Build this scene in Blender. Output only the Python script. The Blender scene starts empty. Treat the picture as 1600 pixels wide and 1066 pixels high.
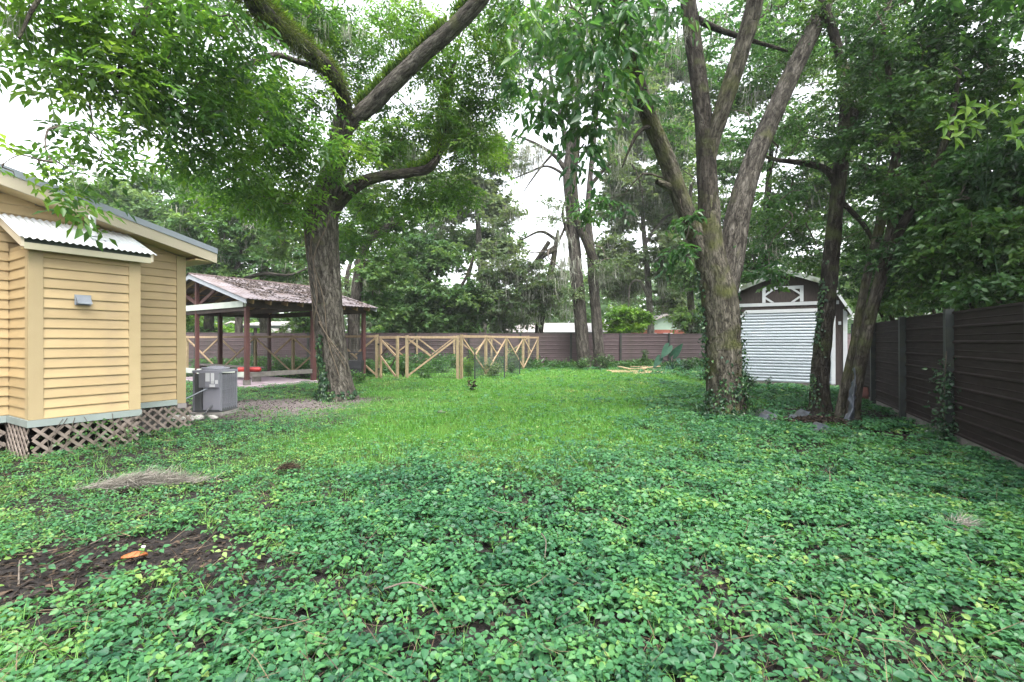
import bpy, math, random
import numpy as np
from mathutils import Vector, noise as mnoise

# ------------------------------------------------------------------ camera, world, light
SC = bpy.context.scene
COL = SC.collection
F, HC = 745.0, 1.5                      # focal length in 1600-wide pixels, camera height in metres
HOR = 533.0

cam_d = bpy.data.cameras.new('camera')
cam_d.sensor_width = 36.0
cam_d.lens = F / 1600.0 * 36.0
cam_d.clip_end = 2000.0
cam_d.clip_start = 0.05
cam = bpy.data.objects.new('camera', cam_d)
COL.objects.link(cam)
cam.location = (0, 0, HC)
cam.rotation_euler = (math.radians(90), 0, 0)
SC.camera = cam

W = bpy.data.worlds.new('World')
SC.world = W
W.use_nodes = True
wn = W.node_tree
wn.nodes.clear()
w_out = wn.nodes.new('ShaderNodeOutputWorld')
w_bg = wn.nodes.new('ShaderNodeBackground')
w_sky = wn.nodes.new('ShaderNodeTexSky')
w_sky.sky_type = 'NISHITA'
w_sky.sun_disc = False
SUN_EL, SUN_ROT = math.radians(62), math.radians(150)
w_sky.sun_elevation = SUN_EL
w_sky.sun_rotation = SUN_ROT
w_sky.air_density = 1.0
w_sky.dust_density = 4.0
w_hs = wn.nodes.new('ShaderNodeHueSaturation')      # an even white overcast: the clear sky's blue taken out
w_hs.inputs['Saturation'].default_value = 0.20
w_hs.inputs['Value'].default_value = 1.0
w_bg.inputs['Strength'].default_value = 0.15
wn.links.new(w_sky.outputs[0], w_hs.inputs['Color'])
wn.links.new(w_hs.outputs[0], w_bg.inputs['Color'])
wn.links.new(w_bg.outputs[0], w_out.inputs['Surface'])

sun_d = bpy.data.lights.new('sun', 'SUN')
sun_d.energy = 1.3
sun_d.angle = math.radians(40)
sun_d.color = (1.0, 0.97, 0.92)
sun = bpy.data.objects.new('sun', sun_d)
COL.objects.link(sun)
_az = SUN_ROT
_dirv = Vector((math.sin(_az) * math.cos(SUN_EL), math.cos(_az) * math.cos(SUN_EL), math.sin(SUN_EL)))
sun.rotation_euler = (-_dirv).to_track_quat('-Z', 'Y').to_euler()

SC.view_settings.view_transform = 'Standard'
SC.view_settings.look = 'None'
SC.view_settings.gamma = 1.0
SC.view_settings.exposure = 2.3
SC.view_settings.use_curve_mapping = False
try:
    SC.cycles.max_bounces = 8
    SC.cycles.diffuse_bounces = 4
    SC.cycles.glossy_bounces = 2
    SC.cycles.transmission_bounces = 5
    SC.cycles.sample_clamp_indirect = 6.0
except Exception:
    pass

# ------------------------------------------------------------------ helpers
R = np.random.default_rng(11)
random.seed(5)


def P(px, py, d):
    return np.array([(px - 800.0) / F * d, d, HC - (py - HOR) / F * d])


def G(px, py, z=0.0):
    d = (HC - z) * F / (py - HOR)
    return np.array([(px - 800.0) / F * d, d, z])


def vhash(ix, iy, iz, seed):
    h = (ix.astype(np.int64) * 374761393 + iy.astype(np.int64) * 668265263 + iz.astype(np.int64) * 2147483647 + seed * 144665) & 0xffffffff
    h = ((h ^ (h >> 13)) * 1274126177) & 0xffffffff
    h = (h ^ (h >> 16)) & 0xffffff
    return h / float(0xffffff)


def vnoise(x, y, z=None, seed=0):
    x = np.asarray(x, float); y = np.asarray(y, float)
    z = np.zeros_like(x) if z is None else np.asarray(z, float)
    ix, iy, iz = np.floor(x), np.floor(y), np.floor(z)
    fx, fy, fz = x - ix, y - iy, z - iz
    fx = fx * fx * (3 - 2 * fx); fy = fy * fy * (3 - 2 * fy); fz = fz * fz * (3 - 2 * fz)
    out = 0
    for a in (0, 1):
        for b in (0, 1):
            for c in (0, 1):
                wgt = (fx if a else 1 - fx) * (fy if b else 1 - fy) * (fz if c else 1 - fz)
                out = out + wgt * vhash(ix + a, iy + b, iz + c, seed)
    return out


def fbm(x, y, z=None, seed=0, octv=3):
    s, a, t = 0, 0.5, 0
    for o in range(octv):
        k = 2 ** o
        s = s + a * vnoise(np.asarray(x) * k, np.asarray(y) * k, None if z is None else np.asarray(z) * k, seed + o)
        t += a
        a *= 0.5
    return s / t


def unit(v):
    v = np.asarray(v, float)
    return v / np.maximum(np.linalg.norm(v, axis=-1, keepdims=True), 1e-9)


def wloc(o):
    p = np.zeros(3)
    while o is not None:
        p += np.array(o.location)
        o = o.parent
    return p


def tag(o, label=None, cat=None, group=None, kind=None):
    if label: o['label'] = label
    if cat: o['category'] = cat
    if group: o['group'] = group
    if kind: o['kind'] = kind
    return o


def thing(name, label, cat, loc=(0, 0, 0), group=None):
    o = bpy.data.objects.new(name, None)
    COL.objects.link(o)
    o.empty_display_size = 0.2
    o.location = tuple(float(v) for v in loc)
    return tag(o, label, cat, group)


def link(name, me, parent=None, loc=(0, 0, 0), rot=None):
    o = bpy.data.objects.new(name, me)
    COL.objects.link(o)
    if parent is not None:
        o.parent = parent
    o.location = tuple(float(v) for v in loc)
    if rot is not None:
        o.rotation_euler = rot
    return o


def np_mesh(name, V, faces_flat, nper, mat, attrs=None, smooth=False, offset=None):
    """V (N,3); faces_flat: vertex ids (M*nper)"""
    me = bpy.data.meshes.new(name)
    V = np.asarray(V, np.float32)
    if offset is not None:
        V = V - np.asarray(offset, np.float32)
    fl = np.asarray(faces_flat, np.int32).ravel()
    n = len(fl) // nper
    me.vertices.add(len(V))
    me.vertices.foreach_set('co', V.ravel())
    me.loops.add(len(fl))
    me.loops.foreach_set('vertex_index', fl)
    me.polygons.add(n)
    me.polygons.foreach_set('loop_start', np.arange(0, n * nper, nper, dtype=np.int32))
    if smooth:
        me.polygons.foreach_set('use_smooth', np.ones(n, bool))
    me.update(calc_edges=True)
    for k, a in (attrs or {}).items():
        a = np.asarray(a, np.float32)
        if a.ndim == 2:
            at = me.attributes.new(k, 'FLOAT_VECTOR', 'POINT'); at.data.foreach_set('vector', a.ravel())
        else:
            at = me.attributes.new(k, 'FLOAT', 'POINT'); at.data.foreach_set('value', a)
    if mat: me.materials.append(mat)
    return me


class MB:
    """collects boxes, beams, prisms, tubes into one mesh"""
    def __init__(s):
        s.v, s.f = [], []

    def add(s, vs, fs):
        b = len(s.v)
        s.v += [tuple(float(c) for c in v) for v in vs]
        s.f += [tuple(b + i for i in f) for f in fs]
        return s

    def frame_box(s, c, ax, ay, az, sx, sy, sz):
        c, ax, ay, az = map(np.asarray, (c, ax, ay, az))
        vs = []
        for k in (-.5, .5):
            for i, j in ((-.5, -.5), (.5, -.5), (.5, .5), (-.5, .5)):
                vs.append(c + ax * sx * i + ay * sy * j + az * sz * k)
        return s.add(vs, [(3, 2, 1, 0), (4, 5, 6, 7), (0, 1, 5, 4), (1, 2, 6, 5), (2, 3, 7, 6), (3, 0, 4, 7)])

    def box(s, c, sx, sy, sz, yaw=0.0):
        ca, sa = math.cos(yaw), math.sin(yaw)
        return s.frame_box(c, (ca, sa, 0), (-sa, ca, 0), (0, 0, 1), sx, sy, sz)

    def beam(s, p, q, w, h, side=None):
        """w across (horizontal unless side given), h the other way"""
        p, q = np.asarray(p, float), np.asarray(q, float)
        a = unit(q - p)
        if side is None:
            side = np.cross(a, (0, 0, 1))
            if np.linalg.norm(side) < 1e-4: side = np.array((1., 0, 0))
        side = np.asarray(side, float)
        side = unit(side - a * np.dot(side, a))
        up = np.cross(side, a)
        return s.frame_box((p + q) / 2, a, side, up, np.linalg.norm(q - p), w, h)

    def prism(s, poly, d):
        """poly: list of 3D points (planar), extruded by vector d"""
        n = len(poly)
        d = np.asarray(d, float)
        vs = [np.asarray(p, float) for p in poly] + [np.asarray(p, float) + d for p in poly]
        fs = [tuple(range(n - 1, -1, -1)), tuple(range(n, 2 * n))] + [(i, (i + 1) % n, n + (i + 1) % n, n + i) for i in range(n)]
        return s.add(vs, fs)

    def tube(s, pts, rad, seg=8, caps=True):
        pts = np.asarray(pts, float)
        rad = np.broadcast_to(np.asarray(rad, float), (len(pts),))
        V, Fq = tube_arrays(pts, rad, seg)[:2]
        b = len(s.v)
        s.v += [tuple(v) for v in V.tolist()]
        s.f += [tuple(b + i for i in f) for f in Fq.tolist()]
        if caps:
            n = len(pts)
            s.f.append(tuple(b + i for i in range(seg - 1, -1, -1)))
            s.f.append(tuple(b + (n - 1) * seg + i for i in range(seg)))
        return s

    def mesh(s, name, mat, offset=(0, 0, 0), smooth=False):
        me = bpy.data.meshes.new(name)
        o = np.asarray(offset, float)
        me.from_pydata([tuple(np.asarray(v) - o) for v in s.v], [], s.f)
        me.update()
        if smooth:
            me.polygons.foreach_set('use_smooth', np.ones(len(me.polygons), bool))
        if mat: me.materials.append(mat)
        return me

    def build(s, name, mat, parent=None, smooth=False):
        off = wloc(parent) if parent is not None else np.zeros(3)
        return link(name, s.mesh(name, mat, off, smooth), parent)


def frames(pts):
    t = np.gradient(pts, axis=0)
    t = unit(t)
    n0 = np.cross(t[0], (0.0, 0.0, 1.0))
    if np.linalg.norm(n0) < 0.1: n0 = np.cross(t[0], (0, 1.0, 0))
    n0 = n0 / np.linalg.norm(n0)
    N = [n0]
    for i in range(1, len(pts)):
        n = N[-1] - t[i] * np.dot(N[-1], t[i])
        N.append(n / max(np.linalg.norm(n), 1e-9))
    N = np.array(N)
    return t, N, np.cross(t, N)


def tube_arrays(pts, rad, seg):
    t, N, B = frames(pts)
    a = np.linspace(0, 2 * math.pi, seg, endpoint=False)
    ring = np.cos(a)[None, :, None] * N[:, None, :] + np.sin(a)[None, :, None] * B[:, None, :]
    V = pts[:, None, :] + ring * rad[:, None, None] if rad.ndim == 1 else pts[:, None, :] + ring * rad[:, :, None]
    n = len(pts)
    i = np.arange(n - 1)[:, None] * seg
    j = np.arange(seg)[None, :]
    j2 = (j + 1) % seg
    Fq = np.stack([i + j, i + j2, i + seg + j2, i + seg + j], -1).reshape(-1, 4)
    return V.reshape(-1, 3), Fq, a, ring


def spline(ctrl, step):
    """Catmull-Rom through rows of (x,y,z,r) resampled about every step"""
    C = np.asarray(ctrl, float)
    C = np.vstack([2 * C[0] - C[1], C, 2 * C[-1] - C[-2]])
    out = []
    for i in range(1, len(C) - 2):
        L = np.linalg.norm(C[i + 1, :3] - C[i, :3])
        n = max(2, int(L / step))
        u = np.linspace(0, 1, n, endpoint=False)[:, None]
        p0, p1, p2, p3 = C[i - 1], C[i], C[i + 1], C[i + 2]
        out.append(0.5 * ((2 * p1) + (-p0 + p2) * u + (2 * p0 - 5 * p1 + 4 * p2 - p3) * u ** 2 + (-p0 + 3 * p1 - 3 * p2 + p3) * u ** 3))
    out.append(C[-2][None])
    o = np.vstack(out)
    o[:, 3] = np.maximum(o[:, 3], 0.004)
    return o


def bark_tube(ctrl, step, seg, amp=0.06, ridge=9.0, seed=0, flare=0):
    """a limb with real bark ridges; ctrl rows (x,y,z,r). returns V, F, bk"""
    S = spline(ctrl, step)
    pts, r0 = S[:, :3], S[:, 3]
    n = len(pts)
    s = np.concatenate([[0], np.cumsum(np.linalg.norm(np.diff(pts, axis=0), axis=1))])
    a = np.linspace(0, 2 * math.pi, seg, endpoint=False)
    cx = np.cos(a)[None, :] * np.ones((n, 1)); cy = np.sin(a)[None, :] * np.ones((n, 1))
    ss = s[:, None] * np.ones((1, seg))
    rr = r0[:, None]
    kx = ridge * np.maximum(r0.mean(), 0.08)
    n1 = fbm(cx * kx + 31, cy * kx + 17, ss * 3.0, seed, 2)
    rid = 1 - np.abs(2 * n1 - 1) * 1.6
    low = vnoise(cx * 1.3 + 5, cy * 1.3 + 9, ss * 0.9, seed + 7) - 0.5
    rad = rr * (1 + amp * rid + 0.16 * low)
    if flare:
        fl = np.exp(-ss / 0.35) * flare
        lob = 0.55 + 0.45 * np.cos(a * 5 + seed)[None, :]
        rad = rad * (1 + fl * lob)
    V, Fq, _, _ = tube_arrays(pts, rad, seg)
    bk = np.stack([cx * rr, cy * rr, ss], -1).reshape(-1, 3)
    return V, Fq, bk


# leaf shape templates: (along, across, lift) and triangles
SHAPES = {
    'rhomb': (np.array([(0, 0, 0), (.42, .5, .10), (1, 0, -.10), (.42, -.5, .10)], float), [(0, 2, 1), (0, 3, 2)]),
    'lance': (np.array([(0, 0, 0), (.33, .5, .09), (.72, .3, .03), (1, 0, -.14), (.72, -.3, .03), (.33, -.5, .09)], float),
              [(0, 3, 1), (1, 3, 2), (0, 5, 3), (5, 4, 3)]),
    'ovate': (np.array([(0, 0, 0), (.12, .36, .08), (.42, .5, .10), (.74, .26, .03), (1, 0, -.12), (.74, -.26, .03), (.42, -.5, .10), (.12, -.36, .08), (.5, 0, -.02)], float),
              [(0, 8, 1), (1, 8, 2), (2, 8, 3), (3, 8, 4), (4, 8, 5), (5, 8, 6), (6, 8, 7), (7, 8, 0)]),
    'blade': (np.array([(0, .5, 0), (0, -.5, 0), (.55, -.36, .06), (.55, .36, .06), (1, 0, .26)], float), [(0, 1, 2), (0, 2, 3), (3, 2, 4)]),
}


class Leaves:
    def __init__(s):
        s.parts = []

    def add(s, base, axis, nrm, L, Wd, rnd, shape='rhomb'):
        base = np.atleast_2d(base)
        n = len(base)
        axis = unit(np.broadcast_to(axis, (n, 3)))
        nrm = np.broadcast_to(nrm, (n, 3))
        nrm = unit(nrm - axis * np.sum(nrm * axis, -1, keepdims=True) + 1e-6)
        s.parts.append((shape, base, axis, nrm, np.broadcast_to(L, n), np.broadcast_to(Wd, n), np.broadcast_to(rnd, n)))

    def count(s):
        return sum(len(p[1]) * len(SHAPES[p[0]][1]) for p in s.parts)

    def build(s, name, mat, parent=None, kind=None):
        VV, FF, AA, b = [], [], [], 0
        for shape, base, axis, nrm, L, Wd, rnd in s.parts:
            T, tris = SHAPES[shape]
            side = np.cross(nrm, axis)
            V = base[:, None, :] + (T[None, :, 0, None] * L[:, None, None]) * axis[:, None, :] \
                + (T[None, :, 1, None] * Wd[:, None, None]) * side[:, None, :] + (T[None, :, 2, None] * L[:, None, None]) * nrm[:, None, :]
            m = len(T)
            VV.append(V.reshape(-1, 3))
            FF.append((np.asarray(tris)[None] + (np.arange(len(base)) * m)[:, None, None] + b).reshape(-1, 3))
            AA.append(np.repeat(rnd, m))
            b += len(base) * m
        off = wloc(parent) if parent is not None else np.zeros(3)
        me = np_mesh(name, np.concatenate(VV), np.concatenate(FF), 3, mat, {'rnd': np.concatenate(AA)}, offset=off)
        o = link(name, me, parent)
        if kind: o['kind'] = kind
        return o


def rand_dir(n, zlo=-1.0, zhi=1.0):
    z = R.uniform(zlo, zhi, n)
    a = R.uniform(0, 2 * math.pi, n)
    q = np.sqrt(np.maximum(0, 1 - z * z))
    return np.stack([np.cos(a) * q, np.sin(a) * q, z], -1)


# ------------------------------------------------------------------ materials
def new_mat(name):
    m = bpy.data.materials.new(name)
    m.use_nodes = True
    nt = m.node_tree
    nt.nodes.clear()
    out = nt.nodes.new('ShaderNodeOutputMaterial')
    return m, nt, out


def ramp(nt, stops):
    r = nt.nodes.new('ShaderNodeValToRGB')
    el = r.color_ramp.elements
    el[0].position, el[0].color = stops[0][0], (*stops[0][1], 1)
    el[1].position, el[1].color = stops[-1][0], (*stops[-1][1], 1)
    for p, c in stops[1:-1]:
        e = el.new(p); e.color = (*c, 1)
    return r


def leaf_mat(name, stops, trans=0.35, rough=0.42, spec=0.4, tint=(1.25, 1.25, 0.6)):
    m, nt, out = new_mat(name)
    at = nt.nodes.new('ShaderNodeAttribute'); at.attribute_name = 'rnd'
    r = ramp(nt, stops)
    nt.links.new(at.outputs['Fac'], r.inputs[0])
    b = nt.nodes.new('ShaderNodeBsdfPrincipled')
    b.inputs['Roughness'].default_value = rough
    b.inputs['Specular IOR Level'].default_value = spec
    nt.links.new(r.outputs[0], b.inputs['Base Color'])
    t = nt.nodes.new('ShaderNodeBsdfTranslucent')
    mu = nt.nodes.new('ShaderNodeMix'); mu.data_type = 'RGBA'; mu.blend_type = 'MULTIPLY'
    mu.inputs['Factor'].default_value = 1.0
    nt.links.new(r.outputs[0], mu.inputs['A'])
    mu.inputs['B'].default_value = (*tint, 1)
    nt.links.new(mu.outputs['Result'], t.inputs['Color'])
    mx = nt.nodes.new('ShaderNodeMixShader'); mx.inputs[0].default_value = trans
    nt.links.new(b.outputs[0], mx.inputs[1]); nt.links.new(t.outputs[0], mx.inputs[2])
    nt.links.new(mx.outputs[0], out.inputs['Surface'])
    return m


def bark_mat(name, dark, mid, light, moss=None, moss_amt=0.45, stretch=0.22, scale=9.0):
    m, nt, out = new_mat(name)
    at = nt.nodes.new('ShaderNodeAttribute'); at.attribute_name = 'bk'
    mp = nt.nodes.new('ShaderNodeMapping'); mp.inputs['Scale'].default_value = (1, 1, stretch)
    nt.links.new(at.outputs['Vector'], mp.inputs['Vector'])
    n1 = nt.nodes.new('ShaderNodeTexNoise'); n1.inputs['Scale'].default_value = scale * 1.6; n1.inputs['Detail'].default_value = 6
    n1.inputs['Distortion'].default_value = 0.6
    nt.links.new(mp.outputs[0], n1.inputs['Vector'])
    v = nt.nodes.new('ShaderNodeTexVoronoi'); v.feature = 'DISTANCE_TO_EDGE'; v.inputs['Scale'].default_value = scale * 2.4
    nd = nt.nodes.new('ShaderNodeTexNoise'); nd.inputs['Scale'].default_value = scale * 2.0; nd.inputs['Detail'].default_value = 3
    nt.links.new(mp.outputs[0], nd.inputs['Vector'])
    dm = nt.nodes.new('ShaderNodeVectorMath'); dm.operation = 'MULTIPLY_ADD'
    nt.links.new(nd.outputs['Color'], dm.inputs[0]); dm.inputs[1].default_value = (.15, .15, .10); nt.links.new(mp.outputs[0], dm.inputs[2])
    nt.links.new(dm.outputs[0], v.inputs['Vector'])
    r = ramp(nt, [(0.3, dark), (0.5, mid), (0.72, light)])
    nt.links.new(n1.outputs['Fac'], r.inputs[0])
    vr = nt.nodes.new('ShaderNodeMapRange'); vr.inputs['From Max'].default_value = 0.11; vr.inputs['To Min'].default_value = 0.42
    nt.links.new(v.outputs['Distance'], vr.inputs['Value'])
    mu = nt.nodes.new('ShaderNodeMix'); mu.data_type = 'RGBA'; mu.blend_type = 'MULTIPLY'; mu.inputs['Factor'].default_value = 1
    nt.links.new(r.outputs[0], mu.inputs['A']); nt.links.new(vr.outputs[0], mu.inputs['B'])
    col = mu.outputs['Result']
    if moss:
        n2 = nt.nodes.new('ShaderNodeTexNoise'); n2.inputs['Scale'].default_value = 2.2; n2.inputs['Detail'].default_value = 7
        nt.links.new(at.outputs['Vector'], n2.inputs['Vector'])
        mr = nt.nodes.new('ShaderNodeMapRange'); mr.inputs['From Min'].default_value = 1 - moss_amt - .05; mr.inputs['From Max'].default_value = 1 - moss_amt + .12
        nt.links.new(n2.outputs['Fac'], mr.inputs['Value'])
        m2 = nt.nodes.new('ShaderNodeMix'); m2.data_type = 'RGBA'
        nt.links.new(mr.outputs[0], m2.inputs['Factor']); nt.links.new(col, m2.inputs['A']); m2.inputs['B'].default_value = (*moss, 1)
        col = m2.outputs['Result']
    b = nt.nodes.new('ShaderNodeBsdfPrincipled'); b.inputs['Roughness'].default_value = 0.92; b.inputs['Specular IOR Level'].default_value = 0.15
    nt.links.new(col, b.inputs['Base Color'])
    ad = nt.nodes.new('ShaderNodeMath'); ad.operation = 'ADD'
    nt.links.new(vr.outputs[0], ad.inputs[0]); nt.links.new(n1.outputs['Fac'], ad.inputs[1])
    bp = nt.nodes.new('ShaderNodeBump'); bp.inputs['Strength'].default_value = 0.9; bp.inputs['Distance'].default_value = 0.03
    nt.links.new(ad.outputs[0], bp.inputs['Height']); nt.links.new(bp.outputs[0], b.inputs['Normal'])
    nt.links.new(b.outputs[0], out.inputs['Surface'])
    return m


def surf_mat(name, c1, c2, scale=6.0, rough=0.6, metal=0.0, spec=0.4, bump=0.0, stretch=(1, 1, 1), dirt=None, dirt_amt=0.3, dirt_scale=3.0, detail=6):
    """two-tone noise surface with optional dirt stains; object coordinates"""
    m, nt, out = new_mat(name)
    tc = nt.nodes.new('ShaderNodeTexCoord')
    mp = nt.nodes.new('ShaderNodeMapping'); mp.inputs['Scale'].default_value = stretch
    ob = nt.nodes.new('ShaderNodeObjectInfo')
    ofs = nt.nodes.new('ShaderNodeVectorMath'); ofs.operation = 'SCALE'; ofs.inputs['Scale'].default_value = 37.0
    cb = nt.nodes.new('ShaderNodeCombineXYZ')
    for k in range(3): nt.links.new(ob.outputs['Random'], cb.inputs[k])
    nt.links.new(cb.outputs[0], ofs.inputs[0])
    nt.links.new(tc.outputs['Object'], mp.inputs['Vector']); nt.links.new(ofs.outputs[0], mp.inputs['Location'])
    n1 = nt.nodes.new('ShaderNodeTexNoise'); n1.inputs['Scale'].default_value = scale; n1.inputs['Detail'].default_value = detail
    nt.links.new(mp.outputs[0], n1.inputs['Vector'])
    r = ramp(nt, [(0.3, c1), (0.7, c2)])
    nt.links.new(n1.outputs['Fac'], r.inputs[0])
    col = r.outputs[0]
    # each piece a little lighter or darker than the next
    pv = nt.nodes.new('ShaderNodeMapRange'); pv.inputs['To Min'].default_value = 0.88; pv.inputs['To Max'].default_value = 1.08
    nt.links.new(ob.outputs['Random'], pv.inputs['Value'])
    pm = nt.nodes.new('ShaderNodeMix'); pm.data_type = 'RGBA'; pm.blend_type = 'MULTIPLY'; pm.inputs['Factor'].default_value = 1
    nt.links.new(col, pm.inputs['A']); nt.links.new(pv.outputs[0], pm.inputs['B'])
    col = pm.outputs['Result']
    if dirt:
        n2 = nt.nodes.new('ShaderNodeTexNoise'); n2.inputs['Scale'].default_value = dirt_scale; n2.inputs['Detail'].default_value = 8
        nt.links.new(tc.outputs['Object'], n2.inputs['Vector'])
        mr = nt.nodes.new('ShaderNodeMapRange'); mr.inputs['From Min'].default_value = 1 - dirt_amt - .15; mr.inputs['From Max'].default_value = 1 - dirt_amt + .15
        nt.links.new(n2.outputs['Fac'], mr.inputs['Value'])
        m2 = nt.nodes.new('ShaderNodeMix'); m2.data_type = 'RGBA'
        nt.links.new(mr.outputs[0], m2.inputs['Factor']); nt.links.new(col, m2.inputs['A']); m2.inputs['B'].default_value = (*dirt, 1)
        col = m2.outputs['Result']
    b = nt.nodes.new('ShaderNodeBsdfPrincipled')
    b.inputs['Roughness'].default_value = rough; b.inputs['Metallic'].default_value = metal; b.inputs['Specular IOR Level'].default_value = spec
    nt.links.new(col, b.inputs['Base Color'])
    if bump:
        bp = nt.nodes.new('ShaderNodeBump'); bp.inputs['Strength'].default_value = bump; bp.inputs['Distance'].default_value = 0.01
        nt.links.new(n1.outputs['Fac'], bp.inputs['Height']); nt.links.new(bp.outputs[0], b.inputs['Normal'])
    nt.links.new(b.outputs[0], out.inputs['Surface'])
    return m


M = {}
M['cover'] = leaf_mat('ground_cover_leaf', [(0, (.020, .076, .040)), (.3, (.038, .128, .055)), (.62, (.062, .184, .070)), (.85, (.095, .228, .064)), (1, (.18, .28, .075))], .38, .45, .33)
M['grass'] = leaf_mat('lawn_blade', [(0, (.070, .20, .026)), (.6, (.105, .260, .052)), (.9, (.15, .30, .07)), (1, (.27, .25, .12))], .42, .5, .3, (1.15, 1.25, .7))
M['pecan'] = leaf_mat('pecan_leaf', [(0, (.030, .085, .026)), (.4, (.055, .138, .028)), (.75, (.090, .19, .028)), (1, (.14, .24, .045))], .62, .34, .5, (1.5, 1.45, .75))
M['broad'] = leaf_mat('broad_leaf', [(0, (.032, .095, .038)), (.5, (.058, .145, .046)), (1, (.10, .20, .05))], .54, .30, .6, (1.4, 1.4, .75))
M['dark'] = leaf_mat('dark_evergreen_leaf', [(0, (.022, .062, .026)), (.5, (.042, .108, .034)), (.9, (.075, .16, .036)), (1, (.11, .20, .05))], .40, .34, .5)
M['far'] = leaf_mat('far_tree_leaf', [(0, (.040, .098, .040)), (.5, (.076, .155, .054)), (1, (.14, .23, .075))], .5, .5, .3)
M['pale'] = leaf_mat('pale_tree_leaf', [(0, (.060, .12, .055)), (.5, (.09, .17, .07)), (1, (.17, .26, .10))], .42, .5, .3)  # far leaves paled, the bright sky's glare put into the green
M['oak'] = leaf_mat('hazed_oak_leaf', [(0, (.065, .108, .055)), (.5, (.105, .160, .080)), (1, (.16, .21, .12))], .48, .5, .3)  # crown greens paled to carry the haze in their colour
M['lime'] = leaf_mat('lime_leaf', [(0, (.07, .17, .02)), (.5, (.11, .24, .025)), (1, (.2, .32, .05))], .42, .4, .4)
M['smoss'] = leaf_mat('spanish_moss', [(0, (.18, .19, .16)), (.5, (.28, .29, .24)), (1, (.38, .385, .32))], .4, .8, .1, (1, 1, .9))
M['drymoss'] = leaf_mat('dry_moss', [(0, (.13, .12, .105)), (.5, (.22, .205, .18)), (1, (.33, .31, .27))], .2, .8, .1, (1, 1, .9))
M['fern'] = leaf_mat('limb_fern', [(0, (.05, .12, .012)), (.5, (.10, .21, .015)), (1, (.18, .28, .03))], .45, .5, .3)
M['fuzz'] = leaf_mat('limb_fuzz', [(0, (.03, .045, .012)), (.6, (.06, .09, .018)), (1, (.13, .15, .04))], .35, .7, .1)
M['litter'] = leaf_mat('leaf_litter', [(0, (.015, .012, .010)), (.5, (.040, .030, .023)), (.85, (.10, .068, .045)), (1, (.21, .155, .10))], .1, .7, .2, (1, 1, 1))
M['ivy'] = leaf_mat('ivy_leaf', [(0, (.012, .040, .020)), (.6, (.025, .075, .030)), (1, (.06, .13, .03))], .25, .35, .5)

M['bark'] = bark_mat('pecan_bark', (.026, .023, .019), (.080, .072, .060), (.165, .152, .130), (.10, .105, .05), .36)
M['bark2'] = bark_mat('mossy_bark', (.024, .021, .016), (.078, .071, .055), (.165, .150, .120), (.075, .082, .030), .47)
M['bark_far'] = bark_mat('grey_bark', (.024, .021, .018), (.062, .055, .047), (.125, .113, .098), (.09, .10, .06), .33, scale=6)
M['bark_hazed'] = bark_mat('hazed_far_bark', (.075, .066, .058), (.15, .135, .12), (.24, .22, .20), (.10, .115, .07), .4, scale=6)  # lighter bark for far trunks, haze put into the colour
M['bark_dark'] = bark_mat('dark_bark', (.014, .012, .010), (.038, .033, .026), (.085, .077, .064), (.055, .065, .025), .45)
M['vine'] = surf_mat('vine_bark', (.085, .066, .048), (.155, .125, .092), 14, .9)
M['twig'] = surf_mat('twig_bark', (.055, .044, .036), (.12, .10, .08), 10, .9)

M['siding'] = surf_mat('yellow_siding', (.338, .250, .130), (.378, .282, .148), 2.5, .55, bump=.05, stretch=(1, 1, 6), dirt=(.285, .215, .122), dirt_amt=.30, dirt_scale=2.2)
M['siding_dirt'] = M['siding']
M['cornerb'] = surf_mat('cream_trim', (.305, .238, .130), (.338, .266, .150), 3, .55)
M['rakeb'] = surf_mat('pale_cream_board', (.44, .385, .285), (.50, .44, .33), 2, .5)
M['fasciab'] = surf_mat('greenish_cream_board', (.34, .315, .225), (.39, .365, .265), 2, .5)
M['soffit'] = surf_mat('tan_soffit', (.46, .36, .19), (.52, .41, .22), 3, .6)
M['basetrim'] = surf_mat('blue_grey_trim', (.20, .235, .225), (.24, .28, .265), 3, .6)
M['greypaint'] = surf_mat('grey_paint', (.22, .20, .20), (.27, .25, .24), 4, .6)
M['roofmetal'] = surf_mat('blue_grey_metal', (.25, .28, .32), (.31, .34, .38), 2, .35, metal=.3)
M['darkgap'] = surf_mat('gap_shadow_and_fascia', (.030, .042, .034), (.045, .06, .05), 4, .7)  # painted shadow of the lean-to roof gap; also colours the far fascias
M['galv'] = surf_mat('galvanised_sheet', (.70, .73, .77), (.80, .82, .85), 3, .35, metal=.0, dirt=(.40, .37, .35), dirt_amt=.3, dirt_scale=5)
M['pvc'] = surf_mat('white_pipe', (.66, .68, .68), (.74, .75, .75), 3, .4)
M['ventm'] = surf_mat('grey_vent_metal', (.20, .225, .255), (.26, .285, .32), 8, .45, metal=.2)
M['lattice'] = surf_mat('weathered_lattice', (.135, .108, .092), (.215, .18, .155), 9, .85, bump=.2, dirt=(.12, .10, .07), dirt_amt=.32)
M['black'] = surf_mat('black_void', (.012, .012, .012), (.02, .02, .02), 4, .8)
M['ac'] = surf_mat('grey_unit_paint', (.19, .195, .222), (.23, .235, .262), 3, .45)
M['aclight'] = surf_mat('light_grey_unit_paint', (.255, .258, .305), (.295, .298, .34), 3, .45)
M['acdark'] = surf_mat('dark_unit_grille', (.075, .08, .085), (.115, .12, .125), 5, .5)
M['label'] = surf_mat('white_sticker', (.62, .63, .66), (.70, .71, .73), 20, .5)
M['print'] = surf_mat('sticker_print', (.20, .21, .25), (.30, .31, .35), 30, .5)
M['concrete'] = surf_mat('pale_concrete', (.20, .19, .175), (.30, .285, .265), 6, .9, bump=.3)
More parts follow.
